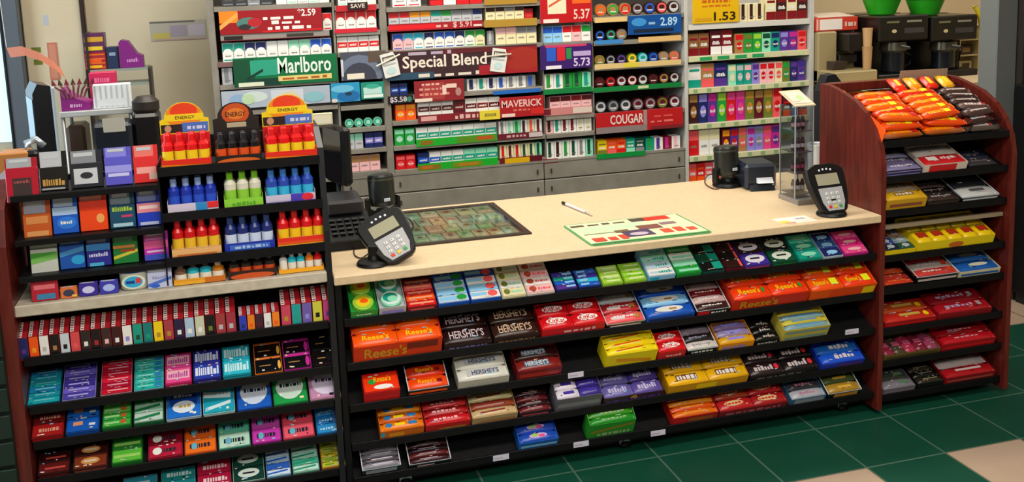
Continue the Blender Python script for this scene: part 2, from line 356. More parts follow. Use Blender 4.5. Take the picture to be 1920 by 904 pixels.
# ============================================================ GOODS ON SLOPING SHELVES
PM = {}
def bar_mesh(w, d, h, c, dec, kind):
    key = (round(w, 4), round(d, 4), round(h, 4), c, dec, kind)
    if key in PM: return PM[key]
    k = MB(); m = mat(c, .28)
    if kind == 'b':    # pillow wrapper with crimped ends
        xs = [0, .045, .1, .3, .7, .9, .955, 1]; hs = [.18, .2, .8, 1, 1, .8, .2, .18]; ws = [.86, .84, .96, 1, 1, .96, .84, .86]; rings = []
        for a, hh, ww in zip(xs, hs, ws):
            X = (a - .5) * w; D = d * ww / 2; Y = d / 2; Z = .5 * h * (1 - hh)
            rings.append([(X, Y - D, Z + hh * h * .2), (X, Y - D, Z + hh * h * .62), (X, Y - D * .68, Z + hh * h), (X, Y + D * .68, Z + hh * h), (X, Y + D, Z + hh * h * .62), (X, Y + D, Z + hh * h * .2), (X, Y, Z)])
        vs = [p for r in rings for p in r]; n = 7
        fs = [(i * n + j, (i + 1) * n + j, (i + 1) * n + (j + 1) % n, i * n + (j + 1) % n) for i in range(len(rings) - 1) for j in range(n)]
        fs += [tuple(range(n))[::-1], tuple(range(len(vs) - n, len(vs)))]
        k.add(vs, fs, m, True)
        k.top(-.4 * w * .62 / .62, .4 * w, d * .17, d * .83, h, dec)
    elif kind == 'r':  # round tin lying flat
        r = min(w, d) / 2; k.lathe([(r * .93, 0), (r, .1 * h), (r, .55 * h), (r * .99, .6 * h), (r, .65 * h), (r, .92 * h), (r * .94, h), (r * .86, h * .97), (0.0001, h * .97)], m, (0, d / 2, 0), 22)
        k.deco((-r, d / 2 - r, h), (2 * r, 0, 0), (0, 2 * r, 0), dec)
    else:
        k.box(-w / 2, w / 2, .0006, d - .0006, 0, h, m, b=min(.0016, h * .2)); k.top(-w / 2, w / 2, 0, d, h, dec)
    if kind != 'r':
        rr = random.Random(str(key)); ex = ''
        x0_, x1_, y0_, y1_ = (-.4 * w, .4 * w, d * .17, d * .83) if kind == 'b' else (-w / 2, w / 2, 0, d)
        for _ in range(4):
            a = rr.uniform(.02, .85); b = rr.choice([.04, .08, .82, .88]); ex += '|r:%s:%.3f:%.3f:%.3f:%.3f' % (rr.choice(['white', 'silver', 'cream', 'black', 'palepink', 'sky']), a, b, a + rr.uniform(.05, .13), b + .08)
        k.top(x0_, x1_, y0_, y1_, h + .0012, ex)
    PM[key] = k.mesh('wrapper'); return PM[key]
NM = {'b': 'candy_bar', 'p': 'gum_pack', 'r': 'mint_tin', 'c': 'candy_carton'}
def goods(xc, w, y, z, tlt, f, tp, nc, nr, kind, cart, base, dec, fdec, short, bar, shelf, unit_name='display_box', cat='display box', clearfront=False):
    """an open carton on a sloping shelf and every pack in it"""
    s = scl(xc, y, z); e = math.atan((EYE - z) / math.hypot(xc, y)); h = max(.012, f / (s * math.cos(e + tlt))); d = max(.035, tp / (s * math.sin(e + tlt)))
    root = empty(unit_name, '%s on %s' % (short, shelf), cat, (xc, y + .003, z - .0092), (tlt, 0, 0))
    k = MB(); T = .0015; m = m_(cart) if cart != 'clear' else ACR
    ph = min(h * .75, .02 if kind == 'b' else .016); fl = max(.002, h - ph * .8)
    k.box(-w / 2, w / 2, 0, d, 0, .002, m); k.box(-w / 2, w / 2, 0, T, 0, h * (.96 if not clearfront else .7), m); k.box(-w / 2, w / 2, d - T, d, 0, h * 1.12, m)
    k.prism([(T, 0), (d - T, 0), (d - T, h * 1.12), (T, h * .96)], -w / 2, -w / 2 + T, m); k.prism([(T, 0), (d - T, 0), (d - T, h * 1.12), (T, h * .96)], w / 2 - T, w / 2, m)
    k.box(-w / 2 + T, w / 2 - T, T, d - T, fl - .002, fl, m)
    if cart == 'clear':
        rm = mat('#c8ccd4', .2)  # pale rims paint the highlights along the clear plastic edges
        for a, b in ((-w / 2, -w / 2 + .003), (w / 2 - .003, w / 2)): k.prism([(0, h * .9), (d, h * 1.12), (d, h * 1.12 + .003), (0, h * .9 + .003)], a, b, rm)
        k.box(-w / 2, w / 2, -.0004, .001, h * .88, h * .94, rm)
    if fdec: k.front(-w / 2, w / 2, .006, h * .96, 0, fdec)
    k.build('carton', root)
    pw = (w - 2 * T) / nc - .0012; pd = (d - 2 * T) / nr - .0006
    ct, st = math.cos(tlt), math.sin(tlt)
    pos_r = [''] if nr == 1 else (['front', 'back'] if nr == 2 else ['front'] + [ORD[i] + '-row' for i in range(1, nr - 1)] + ['back'])
    pos_c = [''] if nc == 1 else (['left', 'right'] if nc == 2 else ['left'] + [ORD[i] + '-column' for i in range(1, nc - 1)] + ['right'])
    bases = base if isinstance(base, list) else [base]; decs = dec if isinstance(dec, list) else [dec]
    for j in range(nr):
        for i in range(nc):
            me = bar_mesh(pw, pd, ph, bases[(i + j * nc) % len(bases)], decs[(i + j * nc) % len(decs)], kind)
            lx = -w / 2 + T + (i + .5) * (w - 2 * T) / nc; ly = T + j * (d - 2 * T) / nr + .0003; lz = fl + .0003
            wy = y + .003 + ly * ct - lz * st; wz = z - .0092 + ly * st + lz * ct
            ps = ' '.join(q for q in (pos_r[j], pos_c[i]) if q) or 'single'
            inst(me, NM[kind], (xc + lx, wy, wz), (tlt, 0, 0), fit('%s %s in %s, %s' % (ps, bar, short, shelf), '%s %s in %s, %s' % (ps, bar.split(' with ')[0], short, shelf), '%s %s in the %s' % (ps, bar, short), '%s %s in the %s' % (ps, bar.split(' with ')[0], short)), {'b': 'candy', 'p': 'gum', 'r': 'tin', 'c': 'candy'}[kind], '%s in the %s, %s' % (bar, short, shelf))
def shelf_row(rows, z, tlt, shelf, y=YF, un='display_box'):
    for r in rows:
        u0, u1, f, tp, nc, nr, kind, cart, base, dec, fdec, short, bar = r[:13]
        x0 = xat(u0, y, z) + .0015; x1 = xat(u1, y, z) - .0015
        goods((x0 + x1) / 2, x1 - x0, y, z, tlt, f, tp, nc, nr, kind, cart, base, dec, fdec, short, bar, shelf)
# --- centre rack
S1, S2, S3, S4, S5 = ['the %s shelf under the counter' % q for q in ('top', 'second', 'third', 'fourth', 'bottom')]
rees = 't:Reese\'s:#f6c40c:.12:.22:.88:.82'; hers = 't:HERSHEY\'S:#c9b9bd:.03:.12:.97:.9'; hers2 = 't:HERSHEY\'S:#c8a98e:.03:.12:.97:.9'; kk = 'o:#f5efe8:.5:.5:.42:.4|t:KitKat:red:.16:.22:.84:.8'
shelf_row([
 (657, 709, 16, 60, 1, 2, 'r', 'green', ['lime', 'lime'], 'o:lime:.5:.5:.42:.42|o:#e8c81a:.5:.5:.34:.34|o:orange:.55:.52:.2:.14', 'l:white:.2:.4:.8:.6', 'green box of lime tins', 'round lime mint tin'),
 (710, 762, 16, 60, 1, 2, 'r', 'silver', ['mint', 'teal'], 'o:#cfe8de:.5:.5:.44:.44|o:teal:.45:.55:.36:.3|o:mint:.55:.45:.24:.2', 'r:lilac:.1:.2:.9:.6', 'grey box of teal tins', 'round teal mint tin'),
 (763, 820, 10, 52, 1, 5, 'p', 'darkred', ['red', 'orange', 'red', 'coral', 'darkred'], 'r:#f2a07a:.08:.3:.92:.62', 'r:coral', 'red gum box', 'red gum pack'),
 (821, 881, 10, 54, 1, 4, 'p', 'blue', ['paleblue', 'sky', 'paleblue', 'blue'], 'r:sky:.05:.2:.6:.7|o:green:.78:.5:.17:.4', 's:blue:2', 'sky blue gum box', 'sky blue gum pack'),
 (882, 940, 10, 56, 1, 4, 'p', 'blue', ['white', 'sky', 'white', 'blue'], 'r:sky:.02:.3:.55:.75|o:coral:.75:.5:.17:.42', 's:blue:2', 'blue and coral gum box', 'white and coral gum pack'),
 (941, 987, 8, 60, 1, 4, 'p', 'cream', ['cream', 'white'], 'o:olive:.22:.5:.14:.34|l:mint:.42:.3:.9:.6', 's:white:2', 'pale yellow gum box', 'pale yellow gum pack'),
 (988, 1040, 8, 58, 1, 4, 'p', 'white', ['palepink', 'white'], 'o:#b5452f:.22:.5:.14:.34|l:coral:.42:.3:.9:.6', 's:palepink:2', 'pale pink gum box', 'pale pink gum pack'),
 (1042, 1083, 8, 32, 1, 4, 'p', 'navy', ['purple', 'blue', 'teal', 'violet'], 'r:sky:.5:.25:.96:.7', '', 'small purple gum box', 'purple and blue gum pack'),
 (1084, 1127, 8, 32, 1, 4, 'p', 'navy', ['blue', 'cyan', 'violet', 'blue'], 'r:sky:.1:.25:.5:.7', '', 'small blue gum box', 'bright blue gum pack'),
 (1129, 1168, 8, 33, 1, 4, 'p', 'lime', ['lime', '#b6d86a'], 'r:#d8e8a4:.2:.25:.9:.6', '', 'left lime gum box', 'lime gum pack'),
 (1170, 1212, 8, 33, 1, 4, 'p', 'lime', ['lime', '#8fd030'], 'r:#d8e8a4:.2:.25:.9:.6', '', 'right lime gum box', 'lime gum pack'),
 (1214, 1265, 12, 52, 1, 4, 'p', 'sky', ['white', 'paleblue', 'mint', 'sky'], 'r:paleblue:.05:.2:.95:.5|l:teal:.4:.2:.9:.6', 'r:cyan:.05:.2:.4:.8', 'pale blue gum box', 'pale blue gum pack'),
 (1267, 1314, 10, 52, 1, 4, 'p', 'green', ['green', 'mint', 'white', 'green'], 'r:mint:.1:.15:.95:.5', 's:green:2', 'bright green gum box', 'green and white gum pack'),
 (1316, 1358, 8, 50, 1, 3, 'p', '#0d4a44', ['black', 'darkgreen'], 'r:teal:.55:.1:.98:.9', '', 'black and teal gum box', 'black and teal gum pack'),
 (1360, 1394, 8, 48, 1, 3, 'p', 'maroon', ['choc', 'black'], 'r:coral:.84:.05:.98:.9', '', 'dark maroon gum box', 'dark maroon gum pack'),
 (1396, 1444, 8, 46, 1, 2, 'p', 'purple', ['violet', 'choc'], 'o:#e2dcec:.5:.5:.4:.34|r:black:.3:.45:.7:.58', 's:pink:1', 'purple gum box', 'purple gum pack with white oval'),
 (1446, 1494, 8, 46, 1, 2, 'p', 'darkgreen', ['darkgreen', 'black'], 'o:#d4dfce:.5:.5:.4:.34|r:black:.3:.45:.7:.58', 's:green:1', 'dark green gum box', 'dark green gum pack with white oval'),
 (1497, 1541, 8, 46, 1, 3, 'p', 'teal', ['teal', '#0b8a74', '#3fc0a0'], 'o:mint:.5:.5:.35:.25', '', 'teal gum box', 'teal gum pack'),
 (1543, 1580, 8, 44, 1, 3, 'p', 'paleblue', ['navy', '#27508e', 'navy'], 'o:sky:.5:.4:.3:.25', '', 'navy gum box', 'navy gum pack'),
 (1582, 1627, 8, 42, 1, 3, 'p', 'magenta', ['pink', '#d8247a', 'pink'], 'o:palepink:.5:.5:.3:.2', '', 'hot pink gum box', 'hot pink gum pack'),
], CZ[0], CT, S1)
shelf_row([
 (662, 828, 30, 50, 2, 2, 'b', '#e23a08', 'orange', rees, 't:Reese\'s:#d8a010:.12:.2:.6:.85|r:#7a2408:.6:.5:.95:.9', 'wide orange candy carton', 'orange candy bar with yellow lettering'),
 (832, 922, 12, 58, 1, 2, 'b', 'choc', '#27100f', hers, 'l:lilac:.1:.2:.9:.45', 'dark brown candy carton', 'brown candy bar with silver lettering'),
 (925, 1011, 12, 55, 1, 2, 'b', 'choc', '#331a12', hers2, 'l:tan:.1:.2:.9:.45', 'brown carton with tan lettering', 'brown candy bar with tan lettering'),
 (1014, 1133, 16, 46, 2, 2, 'b', 'red', 'red', kk, 'l:palepink:.35:.3:.85:.7', 'wide red candy carton', 'red candy bar with white oval'),
 (1135, 1209, 10, 58, 1, 3, 'b', 'clear', ['coral', '#b8262c', 'silver'], 'r:#e8d8d4:.05:.1:.5:.5|r:gold:.85:.1:.98:.7|l:white', 'r:white:.1:.2:.9:.5', 'clear wrapped red and silver box', 'red and silver candy bar'),
 (1211, 1301, 12, 58, 1, 3, 'b', 'blue', ['#1c56b8', 'sky', 'blue'], 'o:#e6e2da:.5:.5:.38:.42|r:tan:.5:.35:.7:.6', 's:navy:1', 'blue candy carton', 'blue candy bar with cream oval'),
 (1303, 1367, 12, 52, 1, 4, 'b', 'clear', ['#3a1a18', '#c8a8a4', 'darkred', '#c8a8a4'], 'l:white:.1:.3:.9:.6', 'r:red:.05:.1:.4:.8|l:white:.45:.3:.9:.6', 'clear box of brown and red bars', 'brown and cream candy bar'),
 (1370, 1512, 22, 48, 2, 2, 'b', '#d02808', '#f03c0c', 't:Reese\'s:#f6c40c:.1:.22:.8:.82|o:green:.9:.5:.05:.3', 't:Reese\'s:#c89a10:.1:.2:.6:.85', 'wide orange carton with green dots', 'red-orange candy bar with green dot'),
 (1515, 1638, 20, 46, 2, 2, 'b', '#f05a0a', ['#f0500c', '#ee3a0a', '#f0500c', '#ee3a0a'], 't:Reese\'s:#f6c40c:.05:.22:.6:.82|r:#e8ee20:.68:.1:.95:.9', 'r:#ea4a0a:.3:.1:.9:.9|r:yellow:.8:.1:.98:.8', 'orange carton with yellow stickers', 'orange candy bar with yellow sticker'),
], CZ[1], CT, S2)
shelf_row([
 (682, 750, 20, 32, 1, 1, 'p', 'red', '#ee3408', 'o:white:.55:.2:.28:.14|o:green:.25:.55:.12:.16|t:Reese\'s:#f6b40c:.3:.5:.8:.85', 's:red:1', 'small orange-red carton', 'orange-red candy pack with white smile'),
 (764, 842, 14, 44, 1, 2, 'b', 'clear', ['#f0480a', '#d8330a'], 't:Reese\'s:#f2b00c:.2:.25:.75:.8|r:darkred:.8:.2:.95:.6', 's:orange:1', 'clear box of orange bars', 'orange candy bar in clear box'),
 (858, 954, 16, 44, 1, 2, 'b', '#c8c4b4', '#d6d4c8', 'r:silver:.1:.1:.9:.85|t:HERSHEY\'S:#2c2c48:.22:.2:.9:.8', 'l:silver:.2:.3:.9:.6', 'white candy carton', 'white candy bar with dark lettering'),
 (968, 1052, 18, 42, 1, 2, 'b', 'darkred', ['#7d1d18', '#33100e'], 'r:#4a5a6a:.08:.1:.8:.85|t:HERSHEY\'S:#d4dae0:.12:.2:.78:.8', 'r:#b32a1a:.06:.25:.94:.7', 'maroon candy carton', 'maroon candy bar with pale lettering'),
 (1133, 1229, 24, 34, 1, 3, 'b', '#f0d80c', ['#f2da10', '#e8c80a', '#f2da10'], 'd:#d8480c:.1:.1:.8:.6:.3', 'd:#e89a0c:.2:.4:.9:.1:.25', 'yellow candy carton', 'yellow candy bar with orange slash'),
 (1231, 1284, 16, 34, 1, 2, 'b', 'red', 'red', kk, 'l:palepink:.3:.3:.85:.6', 'small red candy carton', 'red candy bar with white oval'),
 (1286, 1344, 12, 42, 1, 3, 'b', 'clear', ['#d4ccc4', '#241c1e', '#8a7a88'], 'l:#9a90a0:.1:.3:.9:.6', 'l:white', 'clear box of grey and black bars', 'grey and cream candy bar'),
 (1346, 1412, 14, 38, 1, 3, 'b', 'amber', ['#d8a020', '#9080a8', '#8a70a0'], 'r:lilac:.2:.2:.8:.75', 'l:lilac:.1:.2:.8:.7', 'gold and lilac carton', 'gold and lilac candy bar'),
 (1414, 1460, 10, 36, 1, 3, 'b', 'black', ['#15100e', '#0c0a0a'], 'l:#b8b0a8:.3:.2:.9:.7', 'l:#c8c0b8:.1:.2:.9:.7', 'small black candy carton', 'black candy bar with white lettering'),
 (1464, 1550, 22, 36, 1, 4, 'b', '#cdbb4a', ['#7ea4b0', '#c8b83a', '#7ea4b0', '#d8c43a'], 'r:#5c96b8:.15:.25:.85:.75', 's:#6ea0b0:2', 'yellow and blue carton', 'yellow and blue candy bar'),
], CZ[2], CT, S3)
shelf_row([
 (712, 795, 16, 44, 1, 3, 'b', '#d86a0a', ['#e8780c', '#c85a10', '#e88a10'], 'o:#1a7ab8:.12:.5:.1:.42|r:yellow:.3:.25:.6:.75|r:#2a78b4:.7:.2:.95:.8', 'o:cyan:.06:.6:.05:.3|r:amber:.2:.2:.55:.7', 'orange and blue carton', 'orange candy bag with blue patches'),
 (797, 882, 14, 44, 1, 3, 'b', '#c81a1c', ['#c81a20', '#a8181c', '#d03030'], 'l:palepink:.1:.3:.8:.7', 'r:gold:.3:.2:.9:.4', 'red carton with pale lettering', 'red candy bar with pale lettering'),
 (884, 970, 14, 44, 1, 3, 'b', '#b89a6a', ['#c8a878', '#8a3a20', '#d0c088'], 'd:#8a3020:.1:.2:.8:.4:.3', 'r:#b87a4a:.2:.1:.95:.5', 'tan and brown carton', 'tan candy bar with brown band'),
 (972, 1034, 10, 40, 1, 4, 'b', '#2a0c10', ['#6a1c22', '#2a1012'], 'r:#a87a74:.2:.35:.8:.6', 'r:coral:.1:.3:.9:.5', 'dark maroon carton', 'thin maroon candy bar'),
 (1040, 1126, 24, 34, 2, 2, 'b', '#6a6870', ['#d8d0dc', '#3a2a88'], 'r:violet:.25:.2:.85:.7', 's:#8a8890:1', 'grey carton with violet marks', 'white and violet candy bar'),
 (1130, 1243, 12, 46, 2, 2, 'b', '#3a1c28', ['#6a62a8', '#5a4a98', '#6a62a8', '#4a3a88'], 'l:#c0b8dc:.1:.2:.9:.8', 'o:gold:.5:.6:.06:.35|l:purple:.05:.2:.95:.6', 'dark purple carton', 'purple candy bar with pale lettering'),
 (1250, 1400, 16, 44, 2, 2, 'b', '#d89a0c', ['#e8b010', '#e0a80e'], 'r:#6a3a1c:.14:.15:.8:.85|l:#e8dcd0:.17:.2:.78:.78', 'r:yellow:.35:.2:.6:.8', 'wide golden carton', 'golden candy bar with brown label'),
 (1404, 1533, 10, 44, 2, 2, 'b', '#140c0e', ['#2a1a1c', '#1a1012'], 'l:#c8b8b8:.08:.2:.8:.8|o:#d8283a:.9:.5:.08:.35', 'l:#8a7a7c:.1:.3:.8:.6', 'wide black candy carton', 'dark brown candy bar with white lettering'),
 (1537, 1618, 12, 36, 1, 2, 'b', '#1a3ac0', ['#1c50c8', '#1c62b8'], 'l:#d8ccc8:.3:.2:.9:.85', 'r:purple:.4:.2:.95:.7', 'bright blue candy carton', 'bright blue candy bar with white lettering'),
], CZ[3], CT, S4)
shelf_row([
 (678, 752, 14, 38, 1, 4, 'b', 'clear', ['#8a8690', '#4a4048', '#76727c'], 'r:#c8c4d4:.2:.35:.9:.65', 'r:#9a98a8:.1:.3:.9:.8', 'clear box of grey bars', 'grey candy bar'),
 (766, 846, 10, 38, 1, 4, 'b', 'clear', ['#3a1418', '#5a1a1c', '#24101a'], 'r:#b8a0a8:.2:.4:.75:.62', 'r:palepink:.2:.3:.6:.5', 'clear box of dark red bars', 'dark red candy bar'),
 (972, 1046, 14, 34, 1, 2, 'b', '#1a62c0', ['#1c4ab0', '#2a50c0'], 'o:#c8a8dc:.5:.5:.3:.42|o:pink:.62:.4:.1:.25|o:lime:.4:.6:.12:.22', 's:sky:1', 'blue carton with pink spots', 'blue candy bag with pink spots'),
 (1100, 1187, 26, 24, 1, 2, 'b', '#2a9a2c', ['#1e8a22', '#3a8a1c'], 'l:#a8b88a:.2:.3:.9:.6', 'd:#8a8a1a:.05:.35:.95:.65:.2|l:#a8c088:.2:.15:.9:.35', 'green candy carton', 'green candy bag'),
 (1258, 1344, 14, 40, 1, 4, 'b', '#c01a1a', ['#e06a10', '#d04a10', '#e88a1a'], 'r:#e89a2a:.15:.35:.8:.6', 'r:red:.02:.1:.3:.9|r:#b05a1a:.35:.2:.9:.7', 'red carton of orange bars', 'orange candy bar'),
 (1346, 1474, 12, 40, 2, 2, 'b', '#8a1420', ['#b81c20', '#a01a1c', '#a83a20', '#b81c20'], 'o:#d8b87a:.45:.5:.36:.36|l:#c8202c:.15:.35:.75:.65', 'l:#b8606a:.1:.2:.9:.7', 'wide dark red carton', 'red candy bar with gold oval'),
 (1480, 1546, 12, 32, 1, 2, 'b', '#3a6a88', ['#a8a8b0', '#3a3a44'], 'l:#b8708a:.2:.25:.8:.7', 'r:#98a0ac:.1:.2:.95:.9', 'silver and blue carton', 'silver candy bar'),
 (1548, 1612, 12, 34, 1, 2, 'b', 'clear', ['#a8802a', '#4a5a2a'], 'r:#d8a83a:.3:.2:.8:.6', 'r:#c88a2a:.2:.2:.9:.8', 'clear box of gold bars', 'gold and green candy bar'),
], CZ[4], CT, S5)
# --- left rack, below the ledge
A1, A2, A3, A4, A5 = ['the %s shelf below the pale ledge' % q for q in ('top', 'second', 'third', 'fourth', 'fifth')]
def e_(word, c='#22262c'): return 'l:%s:.2:.35:.85:.65' % c
shelf_row([
 (50, 114, 6, 62, 1, 6, 'p', '#0c4a6a', ['#12a0a8', '#0e8a9c', '#1074a0'], 'r:#70b8c4:.2:.4:.85:.62', '', 'teal gum tray', 'teal gum pack'),
 (116, 180, 6, 64, 1, 6, 'p', '#8a88c8', ['#4a40a8', '#6a5ac8', '#3a2c90'], 'r:#b0a8e0:.15:.4:.8:.62', '', 'violet gum tray', 'violet gum pack'),
 (188, 248, 6, 62, 1, 6, 'p', '#b87a8a', ['#c8102c', '#b00c30', '#d81838'], 'r:#e8a0a8:.2:.4:.9:.62', '', 'crimson gum tray', 'crimson gum pack'),
 (251, 308, 6, 60, 1, 6, 'p', '#7ab8c8', ['#1ab8a8', '#28c0b0', '#38b0a0'], 'r:#2a80b8:.72:.1:.96:.85|r:#a0dcd8:.1:.4:.65:.6', '', 'turquoise gum tray', 'turquoise gum pack'),
 (310, 361, 10, 54, 1, 2, 'p', '#d81c6a', ['#e84a90', '#c83c84'], 'r:#f0b0c0:.05:.2:.95:.8|l:#b84a98:.1:.3:.9:.7', 'l:palepink', 'pink gum tray', 'pink gum pack'),
 (363, 416, 10, 54, 1, 2, 'p', '#2a2288', ['#2a3ca8', '#283098'], 'l:#d8e0f4:.05:.2:.95:.8', 'l:lilac', 'royal blue gum tray', 'royal blue gum pack with white lettering'),
 (418, 472, 10, 54, 1, 2, 'p', '#0c98b0', ['#28b8cc', '#20a8c0'], 'l:#c8ecf0:.05:.2:.95:.8', 's:cyan:1', 'cyan gum tray', 'cyan gum pack with white lettering'),
 (478, 531, 6, 56, 1, 2, 'p', '#e87a1c', ['black', '#1a0e08'], 'r:#d8702a:.02:.86:.98:1|o:#e8b04a:.92:.4:.06:.3|r:tan:.15:.4:.6:.46', '', 'black gum tray with orange edge', 'black gum pack with orange rim'),
 (533, 585, 6, 56, 1, 2, 'p', '#c8209a', ['black', '#1a0818'], 'r:magenta:.02:.8:.98:1|o:magenta:.9:.4:.08:.34|r:tan:.15:.4:.6:.46', '', 'black gum tray with magenta edge', 'black gum pack with magenta rim'),
 (588, 636, 6, 56, 1, 2, 'p', '#1a0c0c', ['#0e0808', 'black'], 'o:#e0603a:.85:.5:.12:.4|o:black:.7:.5:.16:.32|r:tan:.15:.4:.5:.46', '', 'black gum tray with coral curl', 'black gum pack with coral curl'),
], LZ[1], LT, A2)
shelf_row([
 (60, 121, 10, 46, 1, 2, 'p', '#8a1414', ['#a01818', '#701414'], 'l:#d89078:.2:.3:.9:.6', 's:red:1', 'dark red gum tray', 'dark red gum pack'),
 (124, 188, 10, 48, 1, 2, 'p', '#0c4aa0', ['#1458b8', '#1a64c0'], 'r:#d0d8e8:.7:.3:.9:.5|r:#d8906a:.2:.4:.5:.7', 's:blue:1', 'blue gum tray with white squares', 'blue gum pack'),
 (192, 248, 10, 48, 1, 4, 'p', '#1a7a2a', ['#3aa83a', '#2a9a30', '#58b848'], 'r:#b85a2a:.65:.2:.85:.8|r:#98d088:.05:.3:.6:.6', '', 'green gum tray', 'green gum pack'),
 (251, 309, 10, 50, 1, 3, 'p', '#1c6a3c', ['#b8d0c4', '#98c0a8', '#2a8a50'], 'd:#1c7a48:0:.1:.9:.5:.3', '', 'white and green gum tray', 'white and green striped gum pack'),
 (312, 379, 8, 52, 1, 1, 'p', '#a8c8e8', '#1f6fd0', 'o:#123f98:.5:.6:.44:.36|o:#dde8f2:.5:.35:.34:.22|l:#c8a040:.35:.32:.72:.42|l:white:.2:.7:.75:.8', 's:white:1', 'bright blue gum tray', 'large blue gum pack with white swirl'),
 (381, 442, 8, 52, 1, 1, 'p', '#9ad8e0', '#1ba4bc', 'd:#d8eef0:0:.55:.9:.45:.22|l:#98a8b0:.25:.6:.85:.7|d:#d0e8ec:.05:.05:.9:.25:.12', 's:white:1', 'turquoise wave gum tray', 'large turquoise gum pack with white wave'),
 (445, 511, 6, 54, 1, 1, 'p', '#1a50b8', '#1c5cc0', 'o:#d8e2f0:.5:.55:.42:.42|l:#16203c:.2:.55:.85:.68|r:#d8b86a:.78:.72:1:1|o:#c8d8ec:.5:.25:.25:.14', '', 'blue gum tray with pale oval', 'blue gum pack with pale oval'),
 (513, 579, 6, 54, 1, 1, 'p', '#1a8a40', '#1d9a48', 'o:#dcebe2:.5:.55:.42:.42|l:#142e20:.2:.55:.85:.68|r:#c8c06a:.82:.72:1:1|o:#c8e0d0:.5:.25:.25:.14', '', 'green gum tray with pale oval', 'green gum pack with pale oval'),
 (581, 645, 6, 54, 1, 1, 'p', '#c890a8', '#c08ab0', 'o:#ddd0e8:.52:.52:.44:.42|l:#3a3048:.2:.55:.85:.68|r:#d8b070:.86:.02:1:.35', '', 'pale pink gum tray', 'mauve gum pack with pale oval'),
], LZ[2], LT, A3)
tri = 'l:#1c2430:.15:.3:.85:.62|o:#6ab0c8:.3:.45:.1:.25'
shelf_row([
 (72, 132, 10, 38, 1, 2, 'p', '#3a0e0e', ['#5a1414', '#2a0c0c'], 'r:#b8423a:.2:.3:.9:.5', 's:darkred:1', 'very dark red gum tray', 'very dark red gum pack'),
 (138, 203, 10, 42, 1, 2, 'p', '#4a1a1a', ['#7a3018', '#3a1414'], 'o:#c88a4a:.5:.5:.3:.3|r:#d8c0a0:.3:.4:.7:.6', 's:#a04a3a:1', 'brown and gold gum tray', 'brown and gold gum pack'),
 (210, 269, 10, 44, 1, 2, 'p', '#1c7a24', ['#58b838', '#2a8a30'], 'r:#98d060:.05:.3:.95:.55', '', 'bright lime gum tray', 'lime green gum pack'),
 (278, 344, 8, 46, 1, 2, 'p', '#a01030', ['#b81838', '#8a1028'], tri + '|o:white:.25:.45:.14:.3', '', 'raspberry gum tray', 'raspberry gum pack with dark lettering'),
 (346, 407, 6, 52, 1, 2, 'p', '#d85a1a', ['#f0701c', '#e8641a'], tri, '', 'orange gum tray', 'orange gum pack with dark lettering'),
 (410, 471, 6, 52, 1, 2, 'p', '#3a9a80', ['#b8dcc8', '#58b898'], tri, '', 'mint gum tray', 'mint gum pack with dark lettering'),
 (473, 529, 6, 52, 1, 2, 'p', '#a81c90', ['#c838b0', '#c048a8'], tri, '', 'magenta gum tray', 'magenta gum pack with dark lettering'),
 (531, 591, 6, 52, 1, 2, 'p', '#c83c54', ['#e8586c', '#e0485c'], tri, '', 'coral gum tray', 'coral gum pack with dark lettering'),
 (594, 651, 6, 48, 1, 3, 'p', '#1868b0', ['#2a8ac8', '#1c70b8', '#2878b8'], 'r:#d8709a:.66:.1:.94:.9|l:#a8d4e8:.1:.3:.6:.6', '', 'blue gum tray with pink patch', 'blue gum pack with pink patch'),
], LZ[3], LT, A4)
shelf_row([
 (230, 296, 6, 40, 1, 2, 'p', '#7aa8c8', ['#1a6a90', '#2a8aa0'], 'r:#a8d0dc:.2:.3:.8:.5', '', 'dim teal gum tray', 'dim teal gum pack'),
 (302, 368, 6, 44, 1, 2, 'p', '#78b0b8', ['#147880', '#1a8a8c'], 'l:#c8e0e0:.15:.3:.9:.65', '', 'deep teal gum tray', 'deep teal gum pack'),
 (371, 435, 6, 48, 1, 2, 'p', '#a84a5c', ['#a81038', '#c01840'], 'l:#e8c8cc:.15:.3:.9:.65', '', 'ruby gum tray', 'ruby gum pack'),
 (437, 498, 6, 52, 1, 2, 'p', '#98b8a8', ['#0c3a30', '#124838'], 'o:#c8d4cc:.5:.5:.36:.32|r:black:.3:.44:.7:.56', '', 'dark green gum tray', 'dark green gum pack with pale oval'),
 (500, 547, 6, 58, 1, 5, 'p', '#6aa0c8', ['#c8dcec', '#2a5cb8', '#a8c8e4'], 'd:#1c58b8:0:.2:.9:.5:.25', '', 'white and blue gum tray', 'white and blue gum pack'),
 (549, 600, 6, 58, 1, 5, 'p', '#78b8a0', ['#b8e0d0', '#3aa888', '#a0d8c0'], 'd:#1a8a6a:0:.2:.9:.5:.25', '', 'mint striped gum tray', 'mint striped gum pack'),
 (603, 661, 6, 56, 1, 6, 'p', '#b8682a', ['#b8b82a', '#8a9a20', '#c8b020', '#a8a83a'], 'r:#c8c8a8:.5:.3:.95:.6|r:#6a8a20:.1:.3:.4:.6', '', 'olive and yellow gum tray', 'olive and yellow gum pack'),
], LZ[4], LT, A5)
